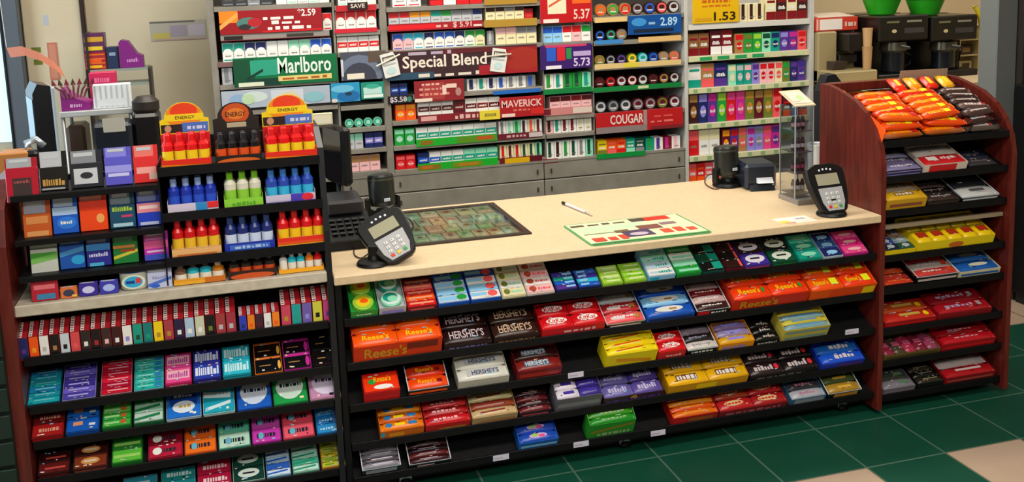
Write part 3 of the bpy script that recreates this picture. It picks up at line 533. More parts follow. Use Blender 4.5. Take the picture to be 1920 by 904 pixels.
# --- cigar boxes, top shelf below the ledge: each lies on the slope, coloured end to the front
def cigar_mesh(w, d, h, c, c2):
    key = ('cig', round(w, 4), round(d, 4), h, c, c2)
    if key in PM: return PM[key]
    q0 = h * .55; k = MB(); k.prism([(0, 0), (d, 0), (d, h), (q0, h)], -w / 2 + .0004, w / 2 - .0004, mat('#9c1420', .35), 'x')
    k.top(-w / 2, w / 2, q0, d, h, 'r:#d8ccc8:.04:.02:.42:.98' + ''.join('|r:%s:.1:%.2f:.36:%.2f' % (('#3a1418', '#8a5048')[i % 2], .08 + i * .14, .14 + i * .14) for i in range(6)))
    k.deco((-w / 2, 0, 0), (w, 0, 0), (0, q0, h), 'r:%s:.04:.06:.96:.98|r:%s:.3:.3:.7:.5' % (c, c2)); PM[key] = k.mesh('cigar_box'); return PM[key]
cc = 'navy:purple orange:amber white:silver black:tan #c8d4dc:black #d84a50:coral #2a2022:white black:#a8202c #3a2422:palepink #3a1418:white white:lilac teal:darkgreen #0e7a78:teal yellow:gold #a83a44:gold #241a40:white #a8c4dc:white #c8ccb0:white black:olive #a03a3c:silver'.split()
names = dict(zip(cc, ['navy', 'orange', 'white', 'black and tan', 'pale blue and black', 'coral', 'black and white', 'black and red', 'brown and pink', 'maroon and white', 'white and lilac', 'teal', 'deep teal', 'yellow', 'rose and gold', 'indigo and white', 'pale blue', 'pale green', 'black and olive', 'red and silver']))
def cigars(us, f, tp, cols, nm, tall):
    for i, u in enumerate(us[:-1]):
        z = LZ[0]; x0 = xat(u, YF, z) + .001; x1 = xat(us[i + 1], YF, z) - .001; xc = (x0 + x1) / 2; s = scl(xc, YF, z); e = math.atan((EYE - z) / math.hypot(xc, YF))
        c, c2 = cols[i].split(':'); h = round(f / (s * math.cos(e + LT)), 3); d = round(tp / (s * math.sin(e + LT)), 3)
        inst(cigar_mesh(x1 - x0, d, h, c, c2), 'cigar_box', (xc, YF + .004, z - .0105), (LT, 0, 0), 'slim red cigar box, %s end, %s in the %s row' % (nm[i], ORD[i], tall), 'cigar box', 'slim red cigar boxes below the ledge')
us = [36 + i * 19.45 for i in range(21)]
cigars([u for u in us] + [444.5], 26, 46, cc + ['#a03040:silver'], [names[c] for c in cc] + ['rose and silver'], 'left tall')
sh = ['#2a3ab8:navy', '#e8801c:orange', '#3a1a30:maroon', 'white:silver', '#f08020:orange']
cigars([449 + i * 15.4 for i in range(6)], 20, 30, sh, ['blue', 'orange', 'plum', 'white', 'bright orange'], 'short')
sh = ['#c8405a:gold', '#1a9a98:teal', '#6a5aa8:lilac', '#c8c840:black', '#b83a78:purple']
cigars([528 + i * 19.6 for i in range(6)], 26, 46, sh, ['rose', 'turquoise', 'lilac', 'yellow dotted', 'plum and pink'], 'right tall')
# --- end rack
T_ = ['the %s shelf of the right end rack' % q for q in ('top', 'second', 'third', 'fourth', 'fifth', 'sixth', 'seventh', 'bottom')]
shelf_row([
 (1658, 1728, 14, 34, 1, 3, 'b', '#2a2438', ['#8078a0', '#5a5070', '#a098b8'], 'l:#d8d4e4:.1:.3:.9:.7', 's:lilac:2', 'lilac and grey carton', 'lilac and grey candy bar'),
 (1730, 1812, 18, 34, 1, 2, 'b', '#d8c8b8', ['#c81c24', '#e8dcd0'], 'r:#e8dcd0:.05:.2:.35:.8|l:#e8dcd4:.45:.3:.9:.7', 'r:#c81820:.12:.1:.75:.9', 'white and red carton', 'red and white candy bar'),
 (1816, 1870, 8, 26, 1, 2, 'b', '#1a1a20', ['#3a3438', '#20243a'], 'l:#6a6468:.1:.3:.9:.7', '', 'dark low carton', 'dark candy bar'),
], EZ[1], ET, T_[1])
shelf_row([
 (1658, 1735, 22, 30, 1, 2, 'b', '#c89a1a', ['#d8a820', '#b09a80'], 'r:#8a6a3a:.2:.2:.8:.8|l:#e8d8b8:.25:.3:.75:.7', 'r:#8a4a2a:.1:.3:.9:.6', 'golden yellow carton', 'golden candy bar'),
 (1737, 1799, 12, 36, 1, 3, 'b', '#1c1412', ['#3a2a26', '#1c1412', '#5a4a44'], 'l:#a89a94:.1:.3:.9:.7', 's:#3a2a26:1', 'dark brown carton', 'dark brown candy bar'),
 (1801, 1872, 12, 38, 1, 2, 'b', 'clear', ['#c8c8c4', '#24282c'], 'r:#5a5a58:.3:.3:.8:.7', 's:silver:1', 'clear box with silver bars', 'silver candy bar'),
], EZ[2], ET, T_[2])
shelf_row([
 (1658, 1716, 12, 44, 2, 4, 'p', '#e0c80c', ['#1c2a3a', '#28503a', '#3a4a9a', '#8aa0a0', '#24202a', '#a87a5a'], 'o:silver:.5:.5:.25:.3', 'r:#e8d010:0:.1:1:.9', 'yellow tray of small dark packs', 'small dark candy pack'),
 (1718, 1862, 20, 44, 5, 2, 'b', '#ecd20c', '#e8c40c', 'r:#b03214:.1:.15:.9:.8', 'o:#c8641a:.5:.4:.1:.3', 'bright yellow tray', 'yellow and brick red candy bar'),
], EZ[3], ET, T_[3])
shelf_row([
 (1657, 1714, 8, 30, 1, 3, 'b', '#2a1010', ['#c8381a', '#a8281a', '#d84a1a'], 'l:#e86a3a:.1:.3:.9:.7', '', 'low red-orange carton', 'red-orange candy bar'),
 (1716, 1795, 16, 36, 1, 3, 'b', 'clear', ['#c83a34', '#b8a8a0', '#c02a24'], 'l:#e0d0c8:.1:.3:.7:.7|r:#d8401c:.85:0:1:1', 's:#c0b0b0:1', 'clear box of red and cream bars', 'red and cream candy bar'),
 (1797, 1874, 14, 36, 1, 2, 'b', '#d8cfa8', ['#1c5aa8', '#2a6ab8'], 'o:#d8d4b8:.55:.45:.3:.25', 's:#1c5aa8:1', 'blue and cream carton', 'blue and cream candy bag'),
], EZ[4], ET, T_[4])
shelf_row([
 (1657, 1755, 12, 34, 1, 2, 'b', '#a01414', ['#c0281c', '#b8481c'], 'r:#c8a84a:.3:.3:.8:.7|o:yellow:.93:.3:.06:.4', 's:red:1', 'red and yellow carton', 'red and yellow candy bar'),
 (1757, 1858, 14, 36, 1, 2, 'b', '#901018', ['#a81420', '#901420'], 'l:#b09ab8:.1:.3:.75:.7|r:#a89898:.85:.2:.95:.8', 's:darkred:1', 'crimson carton', 'crimson candy bar'),
], EZ[5], ET, T_[5])
shelf_row([
 (1656, 1762, 12, 34, 5, 1, 'b', '#6a5a2a', ['#8a2038', '#4a3a2a', '#a82a48', '#7a1c30', '#903a58'], 'r:#c85a7a:.1:.3:.9:.6', 's:#4a3a1a:1', 'olive tray of plum packs', 'plum candy pack'),
 (1764, 1864, 16, 28, 1, 2, 'b', '#a8101c', ['#b81420', '#a01018'], 'l:#c8989a:.2:.3:.8:.6', 's:red:1', 'deep red carton', 'deep red candy bar'),
], EZ[6], ET, T_[6])
shelf_row([
 (1654, 1715, 12, 30, 1, 2, 'b', '#6a6870', ['#7a747c', '#3a4038'], 'r:#5a7a5a:.6:.2:.95:.8', 's:#88707a:1', 'dim grey carton', 'dim grey candy bag'),
 (1718, 1768, 12, 32, 1, 3, 'b', 'black', ['#2a241a', '#14120e'], 'r:#8a8464:.2:.4:.9:.62', '', 'black and olive carton', 'black and olive candy bar'),
 (1770, 1864, 14, 34, 1, 2, 'b', '#8a0e16', ['#a8141c', '#c8b8b4'], 'r:#c8bab8:.2:.4:.85:.7', 's:#b04a3a:1', 'scarlet carton', 'scarlet and white candy bar'),
], EZ[7], ET, T_[7])
# ============================================================ ENERGY SHOT TRAYS (upper right of the left rack)
def bottle_parts(h, r, body, band, cap):
    key = ('bot', round(h, 3), round(r, 4), body, band, cap)
    if key in PM: return PM[key]
    k = MB(); k.lathe([(r * .9, 0), (r, .004), (r, h * .16), (r * .995, h * .17), (r * .995, h * .5), (r, h * .51), (r, h * .66), (r * .5, h * .78), (r * .45, h * .8)], mat(body, .25), n=18, mats={3: mat(band, .3)})
    k.lathe([(r * 1.0, h * .2), (r * 1.012, h * .24)], mat('#e9dfc8', .4), n=18)
    c = MB(); c.lathe([(r * .52, h * .77), (r * .56, h * .78), (r * .56, h * .97), (r * .46, h)], mat(cap, .3), n=16)
    PM[key] = (k.mesh('bottle'), c.mesh('cap')); return PM[key]
def shot_tray(u0, u1, zb, ztop, n, body, band, cap, cart, fdec, short, blab, shelf, header=None, rows=2, fh=.03):
    y0 = YF + .004; x0 = xat(u0, y0, zb) + .001; x1 = xat(u1, y0, zb) - .001; w = x1 - x0; xc = (x0 + x1) / 2
    root = empty('display_tray', '%s standing on %s' % (short, shelf), 'display tray', (xc, y0, zb))
    bodies = body if isinstance(body, list) else [body] * n
    r = min(.0175, w / n / 2 - .001); pitch = (w - .004) / n; dep = rows * 2 * r + .006 * rows
    k = MB(); m = m_(cart); T = .0015
    k.box(-w / 2, w / 2, 0, dep, 0, .002, m); k.box(-w / 2, w / 2, 0, T, 0, fh, m); k.box(-w / 2, -w / 2 + T, T, dep, 0, fh * 1.3, m); k.box(w / 2 - T, w / 2, T, dep, 0, fh * 1.3, m); k.box(-w / 2, w / 2, dep - T, dep, 0, fh * 1.4, m)
    k.front(-w / 2, w / 2, 0, fh, 0, fdec); k.build('carton', root)
    if header: header(root, w, dep)
    h = ztop - zb - .0022
    for j in range(rows):
        for i in range(n):
            b, c = bottle_parts(h, r, bodies[i], band, cap if not isinstance(cap, list) else cap[i]); loc = (xc - w / 2 + .002 + (i + .5) * pitch, y0 + .004 + r + j * (2 * r + .004), zb + .0022)
            o = inst(b, 'energy_shot_bottle', loc, (0, 0, 0), '%s, %s from left, %s row of %s' % (blab, ORD[i], ('front', 'back')[j], short) if shelf != H1 and shelf != H3 else '%s, %s in %s row of %s, %s' % (blab, ORD[i], ('front', 'back')[j], short, {H1: 'top', H3: 'third shelf'}[shelf]), 'bottle', '%s in %s' % (blab, short))
            q = bpy.data.objects.new('cap', c); COL.objects.link(q); q.parent = o
def head_sun(art, cols, txt, hv):
    def f(root, w, dep):
        k = MB(); H = hv; Y = dep - .001; m = m_(cols[0]); w2 = w / 2
        shp = [(-w2, .03), (w2, .03), (w2, H * .72), (w2 * .8, H * .74)] + [(w2 * .8 * math.cos(a * math.pi / 10), H * .74 + H * .26 * math.sin(a * math.pi / 10)) for a in range(1, 10)] + [(-w2 * .8, H * .74), (-w2, H * .72)]
        k.prism(shp, Y, Y + .002, m, 'y')
        k.front(-w2, w2, .03, H, Y - .0002, art); k.build('header_card', root)
    return f
sun = 'o:#f08a18:.5:.74:.37:.25|o:#e8401a:.5:.82:.28:.16|r:#f2d21a:.1:.64:.9:.77|t:ENERGY:#4a3a18:.32:.67:.72:.735|r:#4a72c0:.45:.42:.98:.6|l:#c8d4ec:.55:.47:.92:.54|r:#241c1c:.02:.42:.45:.58|o:#c09070:.16:.5:.07:.07|r:red:0:.0:1:.4'
dsun = 'o:#c8501c:.5:.76:.3:.22|o:#e07a2a:.5:.76:.2:.12|t:ENERGY:#3a1208:.28:.7:.72:.8|r:#241c18:.02:.42:.98:.6|r:#b8a888:.3:.48:.72:.58|r:#1c1614:0:0:1:.4'
H1, H2, H3, H4 = 'the top shelf of the left rack', 'the second shelf of the left rack', 'the third shelf of the left rack', 'the pale ledge'
def hz(u, v): return zat(u, v, YF + .09)
z = UL[0] - .0115
fR = 'r:#f2d40c:0:0:1:.3|r:#f07a10:0:.3:1:.5|d:#e02a10:.0:.5:1:.3:.4'
shot_tray(303, 398, z, hz(350, 244), 4, '#e0161a', '#f0c81c', '#e0161a', '#e01a1a', fR, 'left red and yellow tray', 'red energy shot', H1, head_sun(sun, ['#f2d21a'], '', hz(350, 190) - z), fh=.026)
shot_tray(404, 493, z, hz(450, 242), 4, '#181416', '#d8501c', '#26242a', '#1c1412', 'o:#d8601c:.5:.3:.46:.4', 'black and orange tray', 'black energy shot', H1, head_sun(dsun, ['#2a1c18'], '', hz(448, 190) - z), fh=.026)
shot_tray(498, 596, z, hz(545, 232), 4, '#e0161a', '#f0c81c', '#e0161a', '#e01a1a', fR, 'right red and yellow tray', 'red energy shot', H1, head_sun(sun, ['#f2d21a'], '', hz(545, 176) - z), fh=.026)
z = UL[1] - .0115; q = lambda u, v: zat(u, v, YF + .02)
shot_tray(315, 411, z, q(362, 333), 4, '#1c34a8', '#2a50c8', '#8aa0d0', '#c8bcd0', 'r:#d0c4d8:0:0:.55:1|r:#2a8ac8:.55:.1:.78:1|r:#e02a2a:.78:.4:1:1', 'white and blue tray', 'blue energy shot', H2, rows=2)
shot_tray(421, 495, z, q(458, 320), 3, '#d8d4c0', '#8cc83a', '#7ac020', '#8cd03c', 'l:#5aa82a:.2:.3:.8:.7', 'lime green tray', 'green and white energy shot', H2, rows=2)
shot_tray(499, 593, z, q(545, 315), 4, '#2a4ab0', '#38b0dc', '#3a7ac8', '#c8b8cc', 'r:#c8c0d8:0:.4:.5:1|r:#4a3ab0:.5:0:.78:1|o:#e0283a:.84:.6:.12:.4|r:#3a3a9a:0:0:1:.3', 'lilac and blue tray', 'cyan banded energy shot', H2, rows=2)
z = UL[2] - .0115
shot_tray(323, 417, z, q(370, 408), 4, '#d0141a', '#e8b82a', '#d0141a', '#d8a060', 'r:#e8b070:0:.3:1:.9|r:#c86a2a:.1:.1:.9:.4', 'tan tray', 'red energy shot', H3)
shot_tray(422, 517, z, q(470, 403), 4, '#1c2c70', '#c8d4ec', '#28407c', '#1a30a0', 'r:#3a6ac8:.1:.3:.9:.8|l:#a8c0e8:.2:.4:.85:.7', 'dark blue tray', 'dark blue energy shot', H3)
shot_tray(521, 613, z, q(565, 392), 4, '#d8141a', '#f0c01c', '#d8141a', '#e02a1a', 'r:#f0d02a:0:.0:1:.3|r:#e8501a:0:.3:1:.6', 'red and yellow tray', 'bright red energy shot', H3)
z = .7755
shot_tray(326, 424, z, q(375, 492), 4, ['#7a5a44', '#28b8cc', '#28b8cc', '#c87a1c'], '#e8e0d0', ['#6a5a50', '#3a2030', '#3a2030', '#e0c8b0'], '#e09a20', 'r:#e8a82a:.0:.1:.6:.6|r:#c86a18:.6:.1:1:1', 'amber tray', 'brown and cyan energy shot', H4, rows=1, fh=.018)
shot_tray(428, 520, z, q(475, 478), 4, '#241a1a', '#c84a1c', '#2a282c', '#2a1612', 'o:#c8501c:.5:.3:.46:.4', 'black and rust tray', 'black and orange energy shot', H4, rows=2, fh=.024)
shot_tray(523, 608, z, q(565, 470), 5, ['#e8e4e0', '#28c0d8', '#28c0d8', '#f08018', '#d01820'], '#e8e0d0', ['#5a4a50', '#c8ccd0', '#c8ccd0', '#c8b0a0', '#b01820'], '#f0a018', 'r:#f0a818:.0:.1:1:.9', 'orange tray', 'small multicoloured energy shot', H4, rows=1, fh=.014)
# ============================================================ MEDICINE CARDS (upper left of the left rack)
def med(u0, u1, vt, vb, zb, body, dec, lab, tabf=.32, tabc='#a8acb0', dy=.03, where=''):
    y = YF + dy; x0 = xat(u0, y, zb); x1 = xat(u1, y, zb) - .002; w = x1 - x0; h = zat((u0 + u1) / 2, vt, y + .01) - zb
    root = empty('medicine_packet', lab + ' ' + where, 'medicine', ((x0 + x1) / 2, y, zb + .0005), (-R(7), 0, 0))
    k = MB(); bh = h * (1 - tabf); k.box(-w / 2, w / 2, 0, .014, 0, bh, mat(body, .35), b=.0015); k.front(-w / 2 + .001, w / 2 - .001, .001, bh - .001, 0, dec); k.build('carton', root)
    k = MB(); k.box(-w / 2 + .004, w / 2 - w * .18, .004, .006, bh + .0002, h, mat(tabc, .3)); k.front(-w / 2 + .006, w / 2 - w * .2, bh, h, .004, 'r:#c4c8cc:.08:.55:.9:.85'); o = k.build('hanging_tab', root); o['label'] = 'grey plastic hanging tab'
    k = MB(); k.box(-w / 2, w / 2, .0062, .008, bh + .0002, h, mat(body, .35)); k.build('backing_card', root)
w1, w2, w3 = 'on the top left shelf above the ledge', 'on the second left shelf above the ledge', 'on the third left shelf above the ledge'
z = UC[0] - .003
med(14, 76, 296, 375, z - .02, '#b01028', 'r:#3a2a28:.2:.15:.8:.7|l:#a04a4a:.25:.55:.75:.65', 'red medicine packet with dark window', .22, dy=-.0, where=w1)
med(76, 130, 284, 352, z, '#14100c', 'l:#c89a4a:.1:.2:.9:.5|r:#a8a8a8:.05:.02:.9:.1', 'black and gold medicine packet', .4, '#c0c4c8', where=w1)
med(134, 196, 282, 352, z, '#22222a', 'r:#c8ccd0:.1:.15:.85:.8|o:#2a2a34:.5:.5:.2:.14', 'white and black medicine packet', .34, '#8a8e94', where=w1)
med(199, 251, 276, 350, z, '#5c58c8', 'r:#9a98e8:0:.45:1:.7|r:#c8c8f4:.1:.3:.9:.42', 'lavender medicine packet', .25, '#8a88e0', where=w1)
med(253, 301, 272, 348, z, '#e02a2a', 'r:#f0a098:.1:.35:.9:.6|r:#d8b0a0:.6:.1:.95:.35', 'bright salmon red medicine packet', .3, '#e87a70', where=w1)
z = UC[1] - .003
med(46, 100, 376, 444, z - .008, '#c85a1c', 'r:#d88a4a:.1:.6:.9:.9|r:#e09a5a:.1:.1:.9:.3', 'burnt orange medicine packet', .34, '#a8acc0', where=w2)
med(101, 150, 362, 436, z, '#1a5ac8', 'r:#a8c8ec:0:.7:1:1|o:#2a7ae0:.55:.4:.4:.24|l:white:.3:.35:.8:.5', 'light blue medicine packet', .34, '#a8b4c4', where=w2)
med(152, 205, 356, 430, z, '#f0460c', 'o:#f0a85a:.75:.4:.15:.16|r:#e8340c:0:.7:1:1', 'orange-red medicine packet', .26, '#e89080', where=w2)
med(208, 257, 358, 428, z, '#134a68', 'l:#a8c83a:.1:.72:.9:.92|r:#c83a6a:.45:.45:.9:.55|r:#a8ccd8:.1:.05:.9:.2', 'dark teal medicine packet', .36, '#7a8a94', where=w2)
med(259, 305, 354, 422, z, '#1a3cc0', 'r:#e88a94:0:.55:1:.95|r:#f0d0d0:.1:.7:.9:.85|r:#b8c0e0:.1:.02:.9:.15', 'pink and blue medicine packet', .34, '#7a84b0', where=w2)
z = UC[2] - .003
med(60, 112, 448, 520, z - .012, '#c8ccc0', 'r:#4aa838:.0:.62:1:.86|d:#7ac058:0:.45:1:.6:.2', 'white and green medicine packet', .26, '#a8b8a8', where=w3)
med(114, 162, 440, 512, z, '#1c54b0', 'o:#28a0d8:.75:.35:.3:.2|d:#4a9ad8:0:.5:1:.7:.2', 'bright blue medicine packet', .28, '#6a84b0', where=w3)
med(164, 211, 438, 506, z, '#2a2a90', 'r:#3a8ad0:.0:.7:1:1|l:#d0d0f0:.1:.42:.9:.6|r:#4ab0d8:.1:.0:.7:.15', 'violet blue medicine packet', .3, '#7a84a8', where=w3)
med(214, 262, 436, 500, z, '#1a7a34', 'r:#d88a3a:0:.72:.9:.86|d:#c8c03a:0:.2:1:.5:.15|r:#a83a1a:.3:.55:.9:.66', 'green and orange medicine packet', .3, '#5a8a64', where=w3)
med(272, 319, 434, 492, z, '#c02ab0', 'r:#e85a9a:0:.6:1:1|r:#e8c0e0:.1:.4:.9:.5|r:#3a50c0:0:0:1:.3', 'magenta medicine packet', .3, '#d070a8', where=w3)
z = .776
med(60, 112, 514, 566, z, '#b02034', 'r:#d86a74:.1:.5:.9:.7|r:#3a80a8:.2:.06:.9:.3', 'crimson medicine box', .12, '#c84a54', 0.0, 'at the left end of the pale ledge')
med(114, 147, 536, 562, z, '#d8703a', 'o:#3a3a50:.5:.5:.35:.35|r:#e8c04a:.7:.1:1:.3', 'small orange medicine box', .1, '#c8a090', 0.0, 'on the pale ledge')
med(149, 186, 528, 560, z, '#3a2a90', 'o:#c8c8ec:.5:.5:.34:.3', 'small indigo medicine box', .1, '#8a80b0', 0.0, 'on the pale ledge')
med(188, 224, 524, 556, z, '#3c3aa8', 'o:#a8b8ec:.5:.5:.34:.3', 'small royal blue medicine box', .1, '#9aa8d0', 0.0, 'on the pale ledge')
med(278, 325, 496, 546, z, '#b8bcd8', 'd:#4a6ac0:0:.1:1:.5:.2|o:#2a5ac0:.3:.15:.2:.12|l:#8a90c0:.2:.6:.8:.8', 'white and blue medicine pouch', .3, '#c0c4d0', 0.0, 'beside the oval tub on the pale ledge')
x = xat(252, YF + .035, .8); t = empty('ointment_tub', 'blue ointment tub with pale oval front on the pale ledge', 'tub', (x, YF + .035, .776))
k = MB(); k.lathe([(.034, 0), (.038, .004), (.041, .05), (.041, .052)], mat('#e0e4d0', .35), n=28, sy=.7); k.deco((-.034, -.0295, .004), (.068, 0, 0), (0, 0, .044), 'o:#dce0cc:.5:.5:.48:.48|o:#28a8d8:.5:.5:.38:.38|r:#d83a3a:.6:.4:.8:.75|r:#1a3a90:.2:.4:.55:.6'); k.build('body', t)
k = MB(); k.lathe([(.043, .052), (.043, .072), (.039, .075)], mat('#1a2a78', .3), n=28, sy=.7); o = k.build('lid', t); o['label'] = 'dark blue lid'
# ============================================================ TOP OF THE END RACK
def heap(u0, u1, y0, z0, n, L, wd, hh, cols, decs, lab, cat, grp, seed, yspan, tray_lab, side=None):
    rr = random.Random(seed); x0 = xat(u0, y0, z0) + .002; x1 = xat(u1, y0, z0) - .004; w = x1 - x0; T = R(24); ct, st = math.cos(T), math.sin(T)
    root = empty('acrylic_bin', tray_lab, 'bin', (x0, y0, z0 - .008), (T, 0, 0))
    k = MB(); D = yspan + .02
    k.box(0, w, 0, D, 0, .002, ACR); k.box(0, .002, 0, D, .002, .055, mat(side, .4) if side else ACR); k.box(w - .002, w, 0, D, .002, .06, ACR); k.box(.002, w - .002, 0, .002, .002, .035, ACR); k.box(.002, w - .002, D - .002, D, .002, .05, ACR); k.build('bin_walls', root)
    cnt = 0
    for lay in range(3):
        m = n - lay
        for j in range(m):
            for i in range(max(1, int((w - .01) / L))):
                nc = max(1, int((w - .01) / L)); ly = .006 + j * (yspan / n) + .5 * lay * yspan / n; lx = w * (i + .5) / nc + (rr.uniform(-.006, .006) if lay else 0)
                lz = .0025 + lay * (hh + .0006); a = rr.uniform(-.14, .14) if lay else 0
                c = cols[rr.randrange(len(cols))]; me = bar_mesh(L, wd, hh, c, decs[rr.randrange(len(decs))], 'b')
                loc = Vector((x0 + lx, y0 + ly * ct - lz * st, z0 - .008 + ly * st + lz * ct)); o = bpy.data.objects.new('candy_bar', me); COL.objects.link(o)
                o.matrix_world = Matrix.Translation(loc) @ Matrix.Rotation(T, 4, 'X') @ Matrix.Rotation(a, 4, 'Z')
                tag(o, '%s, %s from the front, %s layer, %s' % (lab, ORD[j], ('lower', 'middle', 'upper')[lay], ('left side', 'right side', 'far side')[min(i, 2)] if nc > 1 else 'dark bin'), cat, grp)
od = ['t:REESE\'S:#f6d21c:.05:.2:.6:.8|r:#e8ee20:.62:.1:.82:.9', 'r:#f8a81c:.05:.3:.55:.7|r:#e4ee1c:.6:.1:.8:.9', 't:REESE\'S:#f6b40c:.1:.2:.7:.8|r:#c81c14:.8:.1:.98:.9']
heap(1652, 1815, YF + .004, EZ[0], 7, .165, .036, .024, ['#f4600a', '#ee4a08', '#f4700c', '#e6340a'], od, 'orange candy bar on the end rack top', 'candy', 'loose orange candy bars on top of the end rack', 5, .26, 'clear bin heaped with orange candy bars on the right end rack', '#f05a0c')
heap(1817, 1872, YF + .004, EZ[0], 7, .125, .036, .022, ['#4a3430', '#5c4640', '#3a2624'], ['r:#c8b8b0:.1:.3:.9:.6', 'l:#d8c8c4:.1:.2:.8:.8|o:#b03030:.85:.5:.08:.3'], 'brown candy bar on the end rack top', 'candy', 'loose brown candy bars on top of the end rack', 9, .26, 'clear bin of brown candy bars beside the orange heap')
t = empty('sloping_candy_carton', 'open orange carton leaning at the back of the orange candy heap', 'candy box', (xat(1735, YF + .27, 1.15), YF + .265, 1.165), (R(14), 0, R(-6)))
k = MB(); k.box(-.1, .1, 0, .03, -.008, .002, mat('#8a7058', .5)); k.prism([(.03, 0), (.032, .055), (.03, .055), (.028, 0)], -.1, .1, mat('#9a8470', .5)); k.build('carton', t)
for i in range(4):
    p = t.matrix_world; me = bar_mesh(.05, .085, .02, ['#f0300c', '#f0900c', '#e8280c', '#f4b01c'][i], 'r:#f8c81c:.3:.1:.7:.9', 'b')
    o = bpy.data.objects.new('candy_bar', me); COL.objects.link(o); o.location = (xat(1690 + i * 30, YF + .21, 1.15), YF + .212, 1.153); o.rotation_euler = (R(24), R(0), R(-8))
    tag(o, '%s candy bar lying lengthwise on the back of the orange heap' % ['scarlet', 'amber', 'crimson', 'golden'][i], 'candy', 'bars lengthwise on the orange heap')
# ============================================================ THINGS ON THE COUNTER
def pinpad(lab, u, v, rz, lean, roll, sx=0):
    p = onz(u, v, CT_T); root = empty('card_terminal', lab, 'card terminal', (p.x, p.y, CT_T + .0005), (0, 0, rz))
    k = MB(); k.lathe([(.052, 0), (.054, .004), (.05, .012), (.02, .018), (.016, .03), (.016, .06)], PLAS, (sx, .045, 0), 28); k.build('stand', root)
    Mx = Matrix.Translation((0, .012, .014)) @ Matrix.Rotation(R(lean), 4, 'X')
    hw = lambda t: .044 + .036 * math.sin(min(1, max(0, (t + .05))) * math.pi * .62)
    N = 26; L = .185; out = []
    for i in range(N + 1):
        a = i / N; out.append((hw(a) * (1 - max(0, (a - .86) / .14) ** 2.2 * .55) * (1 - max(0, (.08 - a) / .08) ** 2 * .35), a * L))
    poly = [(x, y) for x, y in out] + [(-x, y) for x, y in reversed(out)]
    b = MB(); n = len(poly)
    lay = [(.93, -.03), (1.0, -.022), (1.0, -.004), (.94, 0)]; vs = []
    for sc_, zz in lay: vs += [(x * sc_, (y - L / 2) * (1 - (1 - sc_) * .5) + L / 2, zz) for x, y in poly]
    fs = [(i + j * n, (i + 1) % n + j * n, (i + 1) % n + (j + 1) * n, i + (j + 1) * n) for j in range(len(lay) - 1) for i in range(n)] + [tuple(range(n))[::-1], tuple(range(n * (len(lay) - 1), n * len(lay)))]
    b.add(vs, fs, PLAS, False); o = b.build('body', root); o.matrix_local = Mx @ Matrix.Translation((0, L / 2, 0)) @ Matrix.Rotation(R(roll), 4, 'Z') @ Matrix.Translation((0, -L / 2, 0))
    s = MB(); s.box(-.046, .046, .104, .146, .0004, .002, mat('#9d9a80', .25)); s.front(0, 0, 0, 0, 0, ''); q = s.build('screen', o)
    s = MB(); s.prism([(-.032, .01), (.032, .01), (.046, .04), (.05, .094), (-.05, .094), (-.046, .04)], .0004, .002, mat('#a8a8aa', .35), 'z'); kp = s.build('keypad', o)
    for r_ in range(4):
        for c_ in range(3):
            col = '#d6d8d2' if r_ else ['#d02a20', '#e0c020', '#2a9a3a'][c_]
            s = MB(); cx = (c_ - 1) * .022; cy = .024 + r_ * .016; s.box(cx - .006, cx + .006, cy - .005, cy + .005, .0021, .0046, mat(col, .4), b=.001)
            if r_: s.deco((cx - .003, cy - .003, .0046), (.006, 0, 0), (0, .006, 0), 'r:#222226:.3:.2:.7:.8')
            s.build('key', kp)
    for i in range(4):
        s = MB(); s.lathe([(.004, 0), (.004, .0015), (.001, .003)], mat('#d8dce2', .1), ((i - 1.5) * .016, .165 - abs(i - 1.5) * .003, .0002), 10); s.build('indicator_light', o)
    return root
pinpad('black card terminal leaning left on the counter beside the left rack', 728, 502, R(-14), 50, 30, -.05)
pinpad('black card terminal standing upright against the right mahogany panel', 1574, 408, R(4), 62, 0)
def scanner(lab, u, v, sc_):
    p = onz(u, v, CT_T); t = empty('barcode_scanner', lab, 'scanner', (p.x, p.y + .04, CT_T + .0005), (0, 0, R(12)))
    k = MB(); k.lathe([(.058, 0), (.06, .006), (.056, .016), (.03, .024), (.024, .034)], PLAS, n=28, c=(0, 0, 0)); k.build('base', t)
    k = MB()
    for sx in (-1, 1):
        k.prism([(sx * .05, .012), (sx * .066, .02), (sx * .066, .075), (sx * .056, .08), (sx * .052, .04), (sx * .03, .028)][::sx], -.014, .014, PLAS, 'y')
    k.build('yoke', t)
    k = MB(); k.lathe([(.03, -.062), (.046, -.058), (.0495, -.045), (.0495, .05), (.046, .058), (.03, .062)], mat('#1d201c', .3), n=28); k.lathe([(.0499, .036), (.0503, .04), (.0499, .044)], mat('#3a3c30', .3), n=28)
    o = k.build('head', t, (0, .004, .106), (R(-6), 0, 0))
    g = MB(); g.box(-.012, .012, -.004, 0, -.006, .006, mat('#b8c0c8', .15), b=.001); g.build('badge', o, (0, -.049, -.035)); return p
p = scanner('black barcode scanner on round base at the left of the counter glass', 722, 412, 1)
p2 = scanner('black barcode scanner at the back right of the counter', 1372, 352, 1)
def cable(name, lab, pts, r=.0028, m=None):
    c = []
    P = [Vector(q) for q in pts]
    for i in range(len(P) - 1):
        a, b, d, e = P[max(i - 1, 0)], P[i], P[i + 1], P[min(i + 2, len(P) - 1)]
        for j in range(6):
            t = j / 6; c.append(.5 * ((2 * b) + (-a + d) * t + (2 * a - 5 * b + 4 * d - e) * t * t + (-a + 3 * b - 3 * d + e) * t ** 3))
    c.append(P[-1]); k = MB(); k.tube(c, r, m or PLAS); o = k.build(name); tag(o, lab, 'cable'); return o
def cz(u, v, h=.0035):
    q = onz(u, v, CT_T); return (q.x, q.y, CT_T + h)
